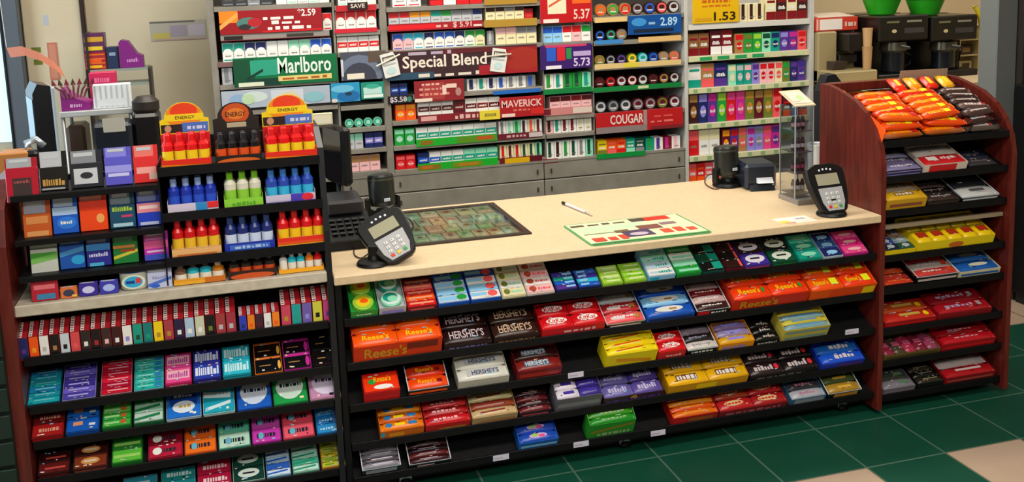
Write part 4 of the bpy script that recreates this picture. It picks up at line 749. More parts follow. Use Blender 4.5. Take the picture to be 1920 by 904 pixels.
cable('scanner_cable', 'black cable looping from the left scanner across the counter glass', [cz(742, 405), cz(766, 412), cz(775, 428, .008), cz(766, 440, .008), cz(752, 446, .006)])
cable('terminal_cable', 'thin dark cable loop beside the left card terminal', [cz(690, 462), cz(668, 462), cz(664, 478), cz(676, 486), cz(690, 478)], .002)
cable('coiled_cable', 'brown cable looping from the right scanner', [cz(1352, 325), cz(1328, 330), cz(1322, 345), cz(1340, 356), cz(1356, 350)], .0026, mat('#5a3a30', .5))
# glass panel set into the counter
q1, q2, q3 = onz(985, 440, CT_T), onz(935, 380, CT_T), onz(700, 466, CT_T)
gx0, gx1, gy0, gy1 = .50, (q1.x + q2.x) / 2, 3.272, 3.785
t = empty('counter_glass_panel', 'dark framed glass panel over cards painted as reflection, set into the counter', 'counter window', (gx0, gy0, CT_T))
W_, D_ = gx1 - gx0, gy1 - gy0
k = MB(); F = .022; fm = mat('#2a2018', .35)
k.box(0, W_, 0, F, .0003, .0065, fm, b=.001); k.box(0, W_, D_ - F, D_, .0003, .0065, fm, b=.001); k.box(0, F, F, D_ - F, .0003, .0065, fm, b=.001); k.box(W_ - F, W_, F, D_ - F, .0003, .0065, fm, b=.001); k.build('frame', t)
k = MB(); k.box(F, W_ - F, F, D_ - F, .0004, .0012, mat('#4a5048', .7)); k.build('backing', t)
k = MB(); k.box(F + .0003, W_ - F - .0003, F + .0003, D_ - F - .0003, .0046, .0058, GLS); k.build('glass_pane', t)
rr = random.Random(3); tc_ = ['#9ab09a', '#a8bca4', '#c8b48a', '#b89878', '#8aa89a', '#c4c49a', '#b09478', '#98b078']  # card colours paint the cigarette wall's reflection in the glass
rowsT = [(.03, .135, 8), (.14, .25, 7), (.255, .36, 8), (.365, .48, 6)]
for j, (ya, yb, n) in enumerate(rowsT):
    for i in range(n):
        a = F + .004 + (W_ - 2 * F - .01) * i / n; b = F + .004 + (W_ - 2 * F - .01) * (i + 1) / n - .005; c = tc_[rr.randrange(8)]; kk_ = MB(); w = b - a; d = yb - ya
        kk_.box(0, w, 0, d, 0, .0008, mat(c, .6)); kk_.top(0, w, 0, d, .0008, 'r:%s:.1:.55:.9:.9|l:#d8e0c8:.1:.2:.85:.35|o:%s:.5:.7:.2:.12' % (tc_[rr.randrange(8)], ['#8a6a40', '#5a8a6a', '#8a4a40'][rr.randrange(3)]))
        o = kk_.build('reflection_card', None, (gx0 + a, gy0 + ya, CT_T + .0016)); tag(o, 'card painted as reflection under the counter glass, %s from left, %s row from the front' % (ORD[i], ORD[j]), 'reflection card', 'cards painted as reflection under the counter glass')
# pen, promo mat, sticker
a, b = onz(1055, 383, CT_T), onz(1110, 406, CT_T); d = (b - a); L = d.length; t = empty('pen', 'white pen with black end lying on the counter behind the promotional mat', 'pen', (a.x, a.y, CT_T + .0062), (0, 0, math.atan2(d.y, d.x)))
k = MB(); k.tube([(.03, 0, 0), (L * .78, 0, 0)], .0056, mat('#dcd4d8', .3), 12); k.build('barrel', t)
k = MB(); k.tube([(0, 0, 0), (.0295, 0, 0)], .006, mat('#2a2420', .3), 12); k.build('cap', t)
k = MB(); k.tube([(L * .782, 0, 0), (L * .92, 0, -.002), (L, 0, -.004)], .0028, mat('#a8a090', .3), 8); k.build('tip', t)
a, b, c, d = [onz(u, v, CT_T) for u, v in ((1057, 426), (1266, 402), (1342, 439), (1103, 463))]
t = empty('counter_mat', 'white promotional counter mat with green border and red prices', 'mat', (c.x - .44, d.y - .005, CT_T + .0006))
Wm, Dm = .44, .3
k = MB(); r_ = .02; pol = []
for (cx, cy, a0) in ((Wm - r_, r_, -90), (Wm - r_, Dm - r_, 0), (r_, Dm - r_, 90), (r_, r_, 180)):
    pol += [(cx + r_ * math.cos(R(a0 + i * 18)), cy + r_ * math.sin(R(a0 + i * 18))) for i in range(6)]
k.prism(pol, 0, .0018, mat('#4e9a5e', .35), 'z')
k.top(.008, Wm - .008, .008, Dm - .008, .0018, 'r:#d8d4ae:0:0:1:1|r:#bcd4ae:0:.55:.6:.8|l:#4a4430:.02:.84:.5:.93|r:#4a4038:.55:.82:.7:.98|r:#d8301c:.68:.8:.9:.98|r:#7a4a40:.52:.42:.72:.62|r:#8a6a74:.74:.55:.88:.66|l:#e04a2a:.66:.18:.98:.4|r:#4a3a5a:.34:.16:.58:.44|o:#b8a8b8:.46:.26:.08:.07|l:#e0402a:.05:.1:.36:.3|r:#6a5a40:.3:.4:.42:.5|r:#b8c8a8:.04:.44:.3:.5|r:#3a9a4a:0:0:1:.04'); k.build('sheet', t)
a = onz(1432, 406, CT_T); b = onz(1512, 414, CT_T)
k = MB(); k.box(0, .135, 0, .085, 0, .0006, mat('#e6dcc8', .5)); k.top(0, .135, 0, .085, .0006, 'r:#f0e4d4:.2:.2:1:1|r:#d8c84a:.02:.1:.3:.5|l:#9a9ab0:.55:.5:.85:.75|r:#e09a7a:.1:.05:.4:.2'); o = k.build('paper_sticker', None, (a.x, b.y - .02, CT_T + .0006)); tag(o, 'small white and yellow paper sticker on the counter near the right card terminal', 'sticker')
# register, customer display screen, receipt holder
t = empty('cash_register', 'black cash register box at the left end of the counter behind the card terminal', 'cash register', (XM + .02, 3.32, CT_T + .0005))
k = MB(); k.prism([(0, 0), (.39, 0), (.39, .07), (.2, .07), (.02, .03), (0, .03)], 0, .155, PLAS, 'x'); k.build('body', t)
k = MB(); k.box(.012, .143, .2, .38, .0705, .125, mat('#242021', .4), b=.01); k.build('printer_cover', t)
for i in range(5):
    for j in range(4):
        k = MB(); yy = .05 + j * .034; zz = .03 + (yy - .02) * (.04 / .18) + .001; k.box(.014 + i * .026, .034 + i * .026, yy, yy + .02, zz + .004, zz + .009, mat('#0c0c0d', .6), b=.002); k.build('key', t)
t = empty('customer_screen', 'black screen seen edge on above the cash register', 'screen', (xat(630, 3.78, 1.1), 3.78, CT_T + .0005), (0, 0, R(-72)))
zt, zb2 = zat(620, 236, 3.78) - t.location.z, zat(620, 345, 3.78) - t.location.z
k = MB(); k.box(-.09, .09, -.02, .02, zb2, zt, PLAS, b=.012); k.build('housing', t)
k = MB(); k.box(-.078, .078, -.0215, -.0202, zb2 + .012, zt - .012, mat('#0a0c12', .1)); k.build('display_panel', t)
k = MB(); k.tube([(0, 0, .0004), (0, 0, zb2 + .004)], .012, PLAS, 14); k.build('pole', t)
k = MB(); k.box(-.075, .03, -.03, .0, 0, .05, mat('#e0d4ac', .5)); k.front(-.075, .03, 0, .05, -.03, 'r:#f4ecd0:.05:.3:.95:.9|r:#5a5048:0:0:1:.2'); o = k.build('price_display', None, (xat(606, 3.76, 1.2), 3.78, zat(620, 236, 3.78) + .0008)); tag(o, 'pale paper card on top of the edge-on screen', 'card')
# receipt printer and acrylic display tower at the back right
p = onz(1432, 358, CT_T)
t = empty('receipt_printer', 'dark blue-black receipt printer at the back right of the counter', 'printer', (p.x, p.y + .02, CT_T + .0005), (0, 0, R(-10)))
k = MB(); k.box(-.065, .065, 0, .15, 0, .105, mat('#1a2230', .35), b=.012); k.build('housing', t)
k = MB(); k.prism([(-.025, .0), (0, .0), (0, .028), (-.012, .02)], -.05, .05, mat('#10141c', .3), 'x'); k.build('paper_tray', t, (0, -.0005, 0))
k = MB(); k.prism([(-.02, .03), (-.0005, .03), (-.0005, .05)], -.02, .045, mat('#d8dce4', .4), 'x'); o = k.build('receipt', t); o['label'] = 'white paper receipt'
x0 = xat(1474, 3.36, .76); x1 = xat(1527, 3.30, .76); zt = zat(1497, 196, 3.33)
t = empty('display_tower', 'clear acrylic display tower of small trinkets beside the right card terminal', 'display tower', (x0, 3.30, CT_T + .0005))
w, d, H = x1 - x0 - .005, .11, zt - CT_T
k = MB()
for a_, b_ in ((0, 0), (w - .004, 0), (0, d - .004), (w - .004, d - .004)): k.box(a_, a_ + .004, b_, b_ + .004, 0, H - .004, mat('#9a9a9e', .2))
k.box(0, .002, .0042, d - .0042, 0, H - .004, ACR); k.box(w - .002, w, .0042, d - .0042, 0, H - .004, ACR); k.box(.0042, w - .0042, 0, .002, .02, H - .004, ACR); k.build('acrylic_case', t)
k = MB(); k.box(-.004, w + .004, -.03, d, .0, .018, mat('#8a8480', .3)); k.build('base', t)
k = MB(); k.prism([(-.004, H - .004), (d, H + .04), (d, H + .044), (-.004, H)], -.004, w + .004, mat('#c8b898', .5), 'x'); k.deco((0, 0, H + .002), (w, 0, 0), (0, d * .9, .04), 'r:#d8ccb0:.05:.1:.95:.9|o:#a8c088:.6:.5:.2:.2|l:#b09a90:.1:.2:.5:.3'); o = k.build('sign_card', t); o['label'] = 'beige sloping sign card'
for i in range(4):
    zz = .03 + i * (H - .05) / 4; k = MB(); k.box(.0045, w - .0045, .0045, d - .006, zz, zz + .003, mat('#5a5456', .3)); k.build('shelf', t)
    cols = [('#1a1418', '#d8d0d4'), ('#141014', '#b8406a'), ('#3a1c24', '#e8d4d8'), ('#181418', '#d88a98')][i]
    for j in range(3):
        k = MB(); ww = (w - .02) / 3; k.lathe([(ww * .34, 0), (ww * .42, .006), (ww * .42, .034), (ww * .3, .042), (ww * .2, .05)], mat(cols[0], .3), n=12); k.lathe([(ww * .425, .012), (ww * .43, .016), (ww * .425, .026)], mat(cols[1], .3), n=12)
        o = k.build('trinket_jar', None, (x0 + .01 + ww * (j + .5), 3.30 + .045, CT_T + zz + .0042)); tag(o, 'small %s jar, %s from left on the %s tier of the display tower' % (['black', 'black and pink', 'maroon', 'black and rose'][i], ORD[j], ['bottom', 'second', 'third', 'top'][i]), 'jar', 'small jars in the display tower')
p = onz(1545, 350, CT_T); k = MB(); k.lathe([(.034, 0), (.038, .003), (.043, .14), (.045, .158), (.044, .161), (.04, .158), (.036, .006), (.0001, .006)], mat('#e4e4e2', .35), n=26); o = k.build('foam_cup', None, (xat(1534, 3.6, .8), 3.6, CT_T + .0005)); tag(o, 'white cup standing behind the right card terminal', 'cup')
# ============================================================ CIGARETTE WALL
YW = 4.9
def wx(u, v=160): return xat(u, YW, zat(u, v, YW))
WR = empty('cigarette_rack', 'long grey steel cigarette rack wall behind the counter', 'shelving', (0, 0, 0))
SEC = {0: (wx(412), wx(627, 100)), 1: (wx(627, 100) + .012, wx(718)), 2: (wx(731), wx(1018)), 3: (wx(1018) + .006, wx(1111)), 4: (wx(1111) + .006, wx(1281))}
ZT, ZB = 1.92, .70
k = MB(); k.box(SEC[0][0], SEC[4][1], YW + .26, YW + .275, .05, ZT, mat('#33302c', .6)); k.build('back_panel', WR)
for a, b in ((SEC[0][0] - .03, SEC[0][0]), (SEC[1][1], SEC[2][0]), (SEC[0][1] + .001, SEC[1][0] - .001), (SEC[3][0] - .005, SEC[3][0] - .001), (SEC[3][1] + .0005, SEC[3][1] + .0045)):
    k = MB(); k.box(a, b, YW - .01, YW + .26, .05, ZT, STEEL, b=.002); k.build('side_post', WR)
k = MB(); k.box(SEC[4][1] + .001, wx(1289) - .004, YW - .02, YW + .275, .05, ZT, CHAL, b=.002); k.build('side_post', WR)['label'] = 'white end post'
SHF = {i: [] for i in SEC}
def wshelf(sec, z, lipc=None):
    for s in SHF[sec]:
        if abs(s - z) < .022: return s
    x0, x1 = SEC[sec]; k = MB(); k.box(x0 + .0005, x1 - .0005, YW - .012, YW + .26, z - .008, z, STEEL); k.box(x0 + .0005, x1 - .0005, YW - .016, YW - .012, z - .022, z, lipc or STEEL, b=.001); k.build('shelf', WR); SHF[sec].append(z); return z
def pack_mesh(w, h, lid, body, style):
    key = ('cp', round(w, 3), round(h, 3), lid, body, style)
    if key in PM: return PM[key]
    k = MB(); k.box(-w / 2 + .0006, w / 2 - .0006, 0, .07, 0, h, mat(body, .4), b=.001)
    e = lambda s: k.front(-w / 2 + .002, w / 2 - .002, .001, h - .001, 0, s)
    if style == 'chev': e('r:%s:0:.55:1:1|o:%s:.5:.55:.4:.16|l:#6a6058:.25:.28:.8:.36|r:%s:.1:.06:.9:.12' % (lid, body, lid))
    elif style == 'tin': k = MB(); r = min(w, h) / 2 * .96; k.lathe([(r * .95, -.012), (r, -.01), (r, .01), (r * .96, .012), (.0001, .012)], mat(body, .35, .2), n=20); k.deco((-r, -r, .012), (2 * r, 0, 0), (0, 2 * r, 0), 'o:%s:.5:.5:.4:.4|o:%s:.5:.55:.25:.2|l:white:.25:.3:.75:.42' % (lid, body)); k.v = [(x, -z_ + .012, y + r) for x, y, z_ in k.v]
    elif style == 'slim': e('r:%s:.2:.1:.62:1|l:#7a706a:.25:.2:.8:.3' % lid)
    elif style == 'box': e('r:%s:0:.0:1:.34|r:%s:.1:.7:.9:.8|l:white:.15:.42:.85:.58' % (lid, lid))
    elif style == 'band': e('r:%s:0:.3:1:.66|l:#f0ece0:.15:.4:.85:.56' % lid)
    elif style == 'pouch': e('r:%s:.05:.7:.95:.95|o:%s:.5:.38:.34:.2|l:#e8dcd8:.2:.32:.8:.44' % (lid, lid))
    else: e('r:%s:0:.6:1:1|l:#8a8078:.2:.3:.8:.42' % lid)
    PM[key] = k.mesh('cigarette_pack'); return PM[key]
def row(sec, u0, u1, vt, vb, toks, phrase, style='lid', name='cigarette_pack', cat='cigarettes', noun='cigarette pack', y=YW, shelf=True, grp=None, lipc=None):
    toks = toks.split(); n = len(toks); zb = zat(u0, vb, y); zt = zat(u0, vt, y); h = zt - zb
    if shelf: zb = wshelf(sec, zb, lipc)
    xa, xb = xat(u0, y, zb), xat(u1, y, zb)
    if sec in SEC: xa = max(xa, SEC[sec][0] + .002); xb = min(xb, SEC[sec][1] - .002)
    w = (xb - xa) / n
    for i, t_ in enumerate(toks):
        lid, body = (t_.split('/') + [None])[:2]; body = body or lid
        hx = lambda c: c if c in C else '#' + c
        me = pack_mesh(w - .001, h, hx(lid) if lid in C else lid, body, style)
        cn = (lid if lid == body else '%s and %s' % (lid, body)); loc = (xa + w * (i + .5), y + .002, zb + .0004)
        if style == 'tin': loc = (loc[0], y + .01, loc[2])
        inst(me, name, loc, (0, 0, 0), '%s %s, %s in %s' % (cn, noun, ORD[i], phrase), cat, grp or noun + 's, ' + phrase)
def strip(u0, u1, vt, vb, c, dec='', lab='', y=YW - .0175, name='price_strip', parent=None, tiltz=0):
    z0, z1 = zat(u0, vb, y), zat(u0, vt, y); x0, x1 = xat(u0, y, z0), xat(u1, y, z0); k = MB(); k.box(x0, x1, y - .0015, y + .001, z0, z1, mat(c, .4)); k.front(x0, x1, z0, z1, y - .0015, dec) if dec else None
    o = k.build(name, parent or WR)
    if lab: o['label'] = lab
    return o
def sign(u0, u1, vt, vb, c, dec, lab, y=YW - .024, name='price_sign'):
    z0, z1 = zat(u0, vb, y), zat(u0, vt, y); x0, x1 = xat(u0, y, z0), xat(u1, y, z0); k = MB(); w, h = x1 - x0, z1 - z0; k.box(0, w, 0, .004, 0, h, mat(c, .35), b=.0008); k.front(0, w, 0, h, 0, dec)
    o = k.build(name, None, (x0, y, z0)); return tag(o, lab, 'sign')
# -- first section (left)
row(0, 416, 512, -22, 13, 'grey/darkgrey grey/darkgrey silver/grey grey/darkgrey', 'the top row above the 2.59 sign', 'chev')
row(0, 518, 618, -24, 10, 'white mint/white silver/white mint/white white', 'the pale top row above the 2.59 sign', 'chev')
sign(413, 605, 22, 66, '#96101a', 'r:#e8801c:0:.5:.18:1|d:#f2a04a:0:.2:.18:.75:.2|o:#4a7a70:.28:.45:.12:.26|o:#b01c28:.34:.48:.07:.2|o:#2a2a2a:.24:.3:.06:.12|t:*2.59:#f0e4dc:.76:.66:.94:.98|r:#c8141c:.4:.02:1:.1|l:#f2dcd8:.42:.56:.72:.74|l:#f2dcd8:.5:.36:.78:.52|l:#f2dcd8:.46:.12:.92:.3', 'long dark red sign reading 2.59 with orange left end')
row(0, 606, 624, 25, 57, 'red/white', 'the end of the 2.59 sign', 'chev', shelf=False)
strip(414, 618, 66, 78, '#8f8880', 'r:#1e1a18:.03:.15:.2:.75|r:#3a3430:.6:.2:.85:.7|r:#7a2a34:0:0:1:.12', 'grey strip with dark tags')
row(0, 418, 623, 82, 117, 'teal/white teal/white navy/white navy/white white white mint/white mint/white blue/white blue/white', 'the row above the big green sign', 'chev', lipc=mat('#7a5a58', .4))
row(0, 417, 438, 128, 160, 'grey/silver', 'the spot left of the big green sign', 'slim', shelf=True)
sign(440, 634, 110, 164, '#0c6a3c', 'r:#0a4a2e:.0:0:.2:.95|r:#2a9a7a:.16:.35:.42:.9|r:#0d3a2e:.12:.02:.44:.25|d:#0c3428:.12:.2:.28:.5:.1|t:Marlboro:#dce8dc:.42:.38:.94:.94|r:#d8c878:.42:.12:.94:.3|l:#b0561c:.46:.16:.9:.26|r:#d8dcc0:.04:.0:.28:.14', 'large green sign with white word Marlboro')
sign(417, 620, 172, 206, '#aab4c0', 'o:#c8d4cc:.3:.6:.12:.3|o:#8aa8c8:.15:.5:.08:.3|r:#c8ccd4:.45:.2:.75:.9|o:#d8c8a8:.62:.5:.08:.3|o:#88b8c0:.85:.4:.1:.3|o:#b8d0a8:.24:.5:.06:.3', 'pale blue grey poster strip beneath the green sign')
wshelf(0, zat(417, 210, YW))
# -- second section
row(1, 634, 706, -20, 11, 'mint/white mint/white silver/white white', 'the top row above the small black SAVE tag', 'chev')
strip(630, 706, 11, 22, '#b81c28', '', 'red strip')
sign(652, 690, 5, 19, '#241414', 't:SAVE:#d8c8b8:.15:.25:.85:.8', 'small black tag reading SAVE on a red strip', y=YW - .03)
row(1, 626, 707, 22, 60, 'red/white red/white red/white red/white', 'the red-topped row right of the 2.59 sign', 'chev')
strip(628, 708, 55, 63, '#c81c30', '', 'red strip')
row(1, 633, 712, 70, 99, 'red/white red/white red/white red/white', 'the row above the dark arch sign', 'band')
sign(641, 726, 99, 152, '#4a4c58', 'o:#6a7488:.4:.1:.5:.8|o:#3c3e4c:.4:.0:.38:.62|r:#5a4a40:.6:.6:1:1|r:#e4dcc8:.12:.04:.5:.24|r:#c8ccd0:.0:.15:.05:.75', 'slate sign with a curved arch left of the long banner')
sign(622, 676, 157, 193, '#2a94c0', 'o:#1c6aa8:.6:.3:.4:.3|o:#6ab8d8:.4:.7:.4:.2|o:#1a3a50:.6:.42:.12:.1|o:#d8c8c0:.1:.1:.12:.1', 'small blue water picture sign under the arch sign')
sign(678, 721, 155, 187, '#1a8a74', 'r:#b8dcd4:.1:.3:.9:.7|r:#e0ece4:.1:.08:.95:.28|o:#3aa890:.5:.75:.3:.14', 'small green and white sign right of the blue picture')
wshelf(1, zat(640, 199, YW))
row(1, 647, 718, 210, 241, 'teal/mint teal/mint teal/mint teal/mint', 'the teal row above the rack corner', 'tin')
row(1, 650, 682, 252, 281, 'mint/silver mint/silver', 'the second row from the bottom, left bay', 'lid')
row(1, 685, 719, 252, 281, 'lilac/navy lilac/navy', 'the right end of that row, left bay', 'band')
row(1, 655, 714, 294, 323, 'tan/palepink tan/palepink tan/palepink', 'the lowest row of the left bay', 'lid')
# -- third section
row(2, 736, 790, -20, 14, 'red/white red/white', 'the top row of the middle bay', 'chev')
row(2, 806, 905, -22, 6, 'red/darkred white/red red/darkred red/darkred', 'the top row of the middle bay, right part', 'box')
row(2, 729, 905, 24, 50, 'red/silver red/silver amber/silver amber/silver teal/silver green/silver grey/silver grey/silver navy/silver', 'the row above the red price strip', 'lid')
strip(729, 905, 46, 60, '#9c1420', 'r:#d8101c:0:.2:.5:.8|l:#e8a8a0:.5:.3:.62:.8|t:$ 5.91:#e0b8b0:.68:.1:.88:.95|l:#e8c8c0:.9:.2:.99:.6', 'red price strip reading 5.91', y=YW - .022)
k_ = strip(908, 1007, -6, 10, '#a8802a', '', 'gold header strip', y=YW - .02); strip(908, 1007, 38, 52, '#a8842e', '', 'gold strip', y=YW - .02)
row(2, 911, 983, 10, 41, 'brown/cream brown/cream grey/cream brown/cream', 'the cream packs in the gold frame', 'lid')
row(2, 984, 1000, 20, 41, 'darkred/red', 'the gold frame, right end', 'lid')
row(2, 737, 910, 64, 95, 'blue/palepink cyan/palepink cyan/white navy/white blue/white blue/white navy/white green/white green/cream', 'the row right above the long banner', 'chev')
row(2, 914, 927, 65, 92, 'silver/grey', 'the gap above the banner', 'slim')
row(2, 930, 1007, 57, 90, 'palepink/cream palepink/cream grey/cream grey/cream', 'the cream row above the banner right end', 'lid')
sign(727, 1008, 98, 152, '#3a2228', 'r:#2a4a60:0:0:.3:.24|r:#a01c28:.6:.0:1:.35|r:#8a1820:.7:.3:1:.95|o:#a02a20:.9:.5:.14:.42|r:#5a1a20:.35:.82:.7:1|l:#b0a0b0:.14:.84:.42:.97|t:Special Blend:#e8dccc:.1:.26:.655:.82|l:#dcd0c0:.2:.05:.6:.19', 'long dark banner reading Special Blend across the middle bay')
def packpic(u, v, a, lab):
    y = YW - .034; z = zat(u, v, y); k = MB(); k.prism([(-.038, -.058), (.038, -.058), (.042, .02), (.03, .058), (-.036, .058)], 0, .006, mat('#e0e0d8', .35), 'y'); k.front(-.038, .038, -.055, .055, 0, 'r:#5a5448:.12:.66:.9:.9|l:#d8d0c0:.2:.72:.84:.84|r:#a8b0b0:.1:.5:.9:.56|o:#c0d8d8:.5:.25:.3:.16')
    k.tube([(-.065, -.004, .012), (.06, -.004, .038)], .004, mat('#e4dcd0', .4)); o = k.build('pack_cutout', None, (xat(u, y, z), y, z), (0, R(a), 0)); tag(o, lab, 'sign')
packpic(731, 122, -12, 'white cut-out cigarette pack tilted left on the banner left end'); packpic(935, 113, 9, 'white cut-out cigarette pack tilted right on the banner right part')
row(2, 730, 765, 158, 181, 'blue/navy blue/navy', 'the corner under the banner left end', 'band')
sign(728, 775, 181, 196, '#151216', 't:$5.58:#d8ccd4:.08:.12:.75:.88|o:#3a7a6a:.85:.5:.1:.35', 'small black price tag reading 5.58 under the blue packs', y=YW - .018)
sign(778, 871, 153, 193, '#8c2028', 'r:#a83a3a:.15:.1:.6:.9|l:#e8b8a8:.15:.78:.5:.9|l:#d89888:.1:.55:.55:.68|l:#e08a78:.1:.3:.7:.42|r:#e8d4c4:.0:.02:.35:.18|r:#e8c8b8:.56:.3:.64:.75|r:#e8c8b8:.64:.6:.85:.8|o:#b08078:.88:.4:.06:.2', 'dark red promotional sign with white lines under the banner')
row(2, 876, 1005, 152, 174, 'navy/white teal/white navy/white blue/white grey/white grey/white blue/grey', 'the row above the blue strip', 'slim')
strip(925, 1014, 171, 178, '#1c64b8', '', 'blue strip')
row(2, 742, 781, 197, 227, 'amber/orange amber/orange', 'the spot left of the maroon row', 'pouch')
row(2, 784, 938, 192, 219, 'maroon/white maroon/white maroon/white darkred/maroon maroon/white darkred/white maroon/white', 'the maroon row left of the MAVERICK sign', 'band', shelf=False)
strip(784, 899, 217, 231, '#7a1a24', 'r:#d8a09a:.05:.2:.3:.8|r:#8a1c28:.3:.1:.55:.9|l:#e0b0a8:.6:.2:.98:.8', 'maroon and pink strip')
sign(900, 938, 208, 226, '#e0cc3a', 'l:#8a7a2a:.25:.35:.8:.7', 'small yellow tag left of the MAVERICK sign')
sign(938, 1020, 184, 222, '#a81820', 't:MAVERICK:#e8c0b8:.04:.5:.96:.86|l:#d86a5a:.3:.3:.75:.42|r:#e8d0c4:.04:.04:.34:.2|r:#c82420:.7:.1:1:.4', 'red sign reading MAVERICK')
row(2, 740, 779, 243, 274, 'mint/green mint/green', 'the spot left of the long teal row', 'pouch')
row(2, 781, 932, 241, 268, 'teal/white teal/white teal/white teal/white teal/white teal/white teal/white', 'the long teal and white row', 'band', shelf=False)
strip(781, 932, 262, 276, '#1fa82c', 'r:#8a6a1c:.05:.2:.2:.8|r:#5a8a1c:.5:.1:.98:.9|r:#b8541c:.75:.3:.95:.8', 'bright green strip')
row(2, 936, 1017, 229, 256, 'grey/white mint/white green/mint brown/white coral/cream maroon/white', 'the slim packs under the MAVERICK sign', 'slim', shelf=False)
strip(933, 1017, 252, 263, '#6a1a28', 'l:#c8a0a0:.2:.3:.65:.7|r:#c8b8b8:.7:.1:1:.9', 'maroon strip')
row(2, 743, 780, 293, 319, 'coral/red coral/red', 'the bottom row, left end of middle bay', 'pouch')
row(2, 784, 934, 288, 314, 'blue/navy blue/white teal/white teal/white teal/mint teal/mint teal/mint', 'the bottom teal row', 'band', shelf=False)
strip(784, 934, 308, 323, '#18a828', 'r:#8a6a1c:.0:.2:.28:.8|r:#6a8a1c:.42:.2:.8:.8|r:#b86a1c:.05:.3:.18:.7|r:#b0781c:.5:.3:.75:.7', 'bright green strip')
row(2, 938, 1017, 274, 302, 'red/cream maroon/cream red/cream darkgreen/cream darkgreen/cream darkgreen/mint', 'the slim bottom packs of the middle bay', 'slim', shelf=False)
strip(937, 1017, 297, 311, '#6a1420', 'r:#d8a80c:.12:.15:.7:.9|r:#5a1020:.7:.1:.98:.9', 'maroon and yellow strip')
# -- fourth section
sign(1014, 1110, -14, 45, '#b8121a', 'r:#e8d8b8:.14:.3:.5:.95|d:#c85a3a:.16:.5:.48:.8:.08|r:#e8601c:.62:.6:.98:.98|t:5.37:#e8c0b0:.64:.1:.96:.42|r:#e8d8cc:.05:.02:.35:.14', 'bright red price sign at the top of the fourth bay')
row(3, 1017, 1109, 51, 81, 'blue/sky blue/sky red/white red/palepink green/white', 'the row above the purple sign', 'lid')
sign(1014, 1110, 86, 132, '#3a1a68', 'r:#2a5ac0:.12:.35:.3:.9|r:#d02030:.32:.35:.48:.9|r:#2a8a4a:.5:.4:.6:.85|t:5.73:#d8c8e8:.64:.08:.96:.42|r:#b8a0d0:.64:.5:.98:.7|r:#c83a6a:.1:.9:.9:1|r:#e8e0e8:.1:.02:.4:.16', 'purple price sign in the fourth bay')
row(3, 1019, 1109, 141, 169, 'green/white teal/white darkgreen/green darkgreen/green teal/mint', 'the row over the long green strip', 'slim')
strip(1019, 1110, 168, 178, '#0c7a3c', '', 'dark green strip')
row(3, 1031, 1110, 182, 206, 'maroon/palepink maroon/palepink darkred/palepink maroon/palepink', 'the pink row of the fourth bay', 'lid', shelf=False)
strip(1020, 1110, 204, 218, '#c8807c', 'r:#6a1a28:0:.1:.14:.9|r:#d8c4b8:.6:.1:1:.9', 'pink strip')
row(3, 1019, 1110, 224, 252, 'brown/palepink teal/white darkred/white darkred/white cream/white cream/white', 'the third row from the bottom, fourth bay', 'slim', shelf=True)
row(3, 1019, 1113, 268, 300, 'darkgreen/white brown/white green/white darkgreen/white grey/white darkgreen/mint', 'the bottom row of the fourth bay', 'slim', shelf=True)
strip(1019, 1046, 299, 307, '#7a1428', '', 'maroon strip')
wshelf(3, zat(1020, 218, YW))
# -- fifth section
row(4, 1116, 1276, 6, 32, 'orange/tan green/tan red/tan grey/brown blue/brown coral/brown silver/brown', 'the top tins of the fifth bay', 'tin')
strip(1115, 1176, 34, 43, '#d8b878', '', 'yellow strip')
sign(1178, 1278, 30, 66, '#0e4a90', 't:2.89:#a8d0e8:.6:.4:.92:.85|o:#3a8ac8:.2:.65:.14:.22|r:#12243a:.1:.1:.85:.28|r:#8ab0d0:.38:.5:.5:.62', 'blue price sign in the fifth bay')
row(4, 1116, 1178, 54, 78, 'blue/black teal/brown grey/tan', 'the tins left of the blue sign', 'tin')
strip(1116, 1168, 76, 84, '#3a80c0', '', 'blue strip'); strip(1197, 1277, 70, 80, '#d8b070', '', 'yellow strip')
row(4, 1116, 1276, 102, 125, 'olive/tan grey/black purple/black yellow/olive sky/teal blue/navy grey/tan coral/tan', 'the tin row above the round dark tins', 'tin')
strip(1115, 1277, 121, 131, '#d8bc80', 'r:#d8c83a:.33:.1:.5:.9', 'long yellow strip')
row(4, 1116, 1276, 144, 166, 'brown/maroon red/brown silver/maroon palepink/brown silver/brown maroon/brown tan/brown silver/brown', 'the round dark tins over the green strip', 'tin')
strip(1112, 1278, 165, 174, '#0a7a38', 'r:#c8d0a0:.5:.2:.62:.8', 'dark green strip')
row(4, 1116, 1278, 184, 214, 'silver/darkgrey grey/darkgrey silver/darkgrey grey/maroon grey/maroon olive/maroon silver/maroon', 'the row over the COUGAR sign', 'tin')
sign(1118, 1281, 213, 252, '#b81c20', 't:COUGAR:#e0d4cc:.16:.4:.54:.86|r:#8a7a78:.0:.0:.58:.3|r:#9a8a88:.54:.3:.58:1|l:#d8504a:.66:.6:.9:.75|l:#e07068:.62:.35:.92:.48|r:#7a2428:.62:.02:1:.18', 'red sign reading COUGAR')
row(4, 1121, 1209, 265, 292, 'olive/yellow coral/orange red/orange mint/teal grey/darkgreen', 'the colourful bottom row of the fifth bay', 'box')
strip(1119, 1210, 290, 299, '#0a8a3a', '', 'green strip', y=YW - .02)
row(4, 1211, 1276, 258, 282, 'green/teal purple/white magenta/darkred palepink/white', 'the bottom right corner of the fifth bay', 'slim', shelf=True)
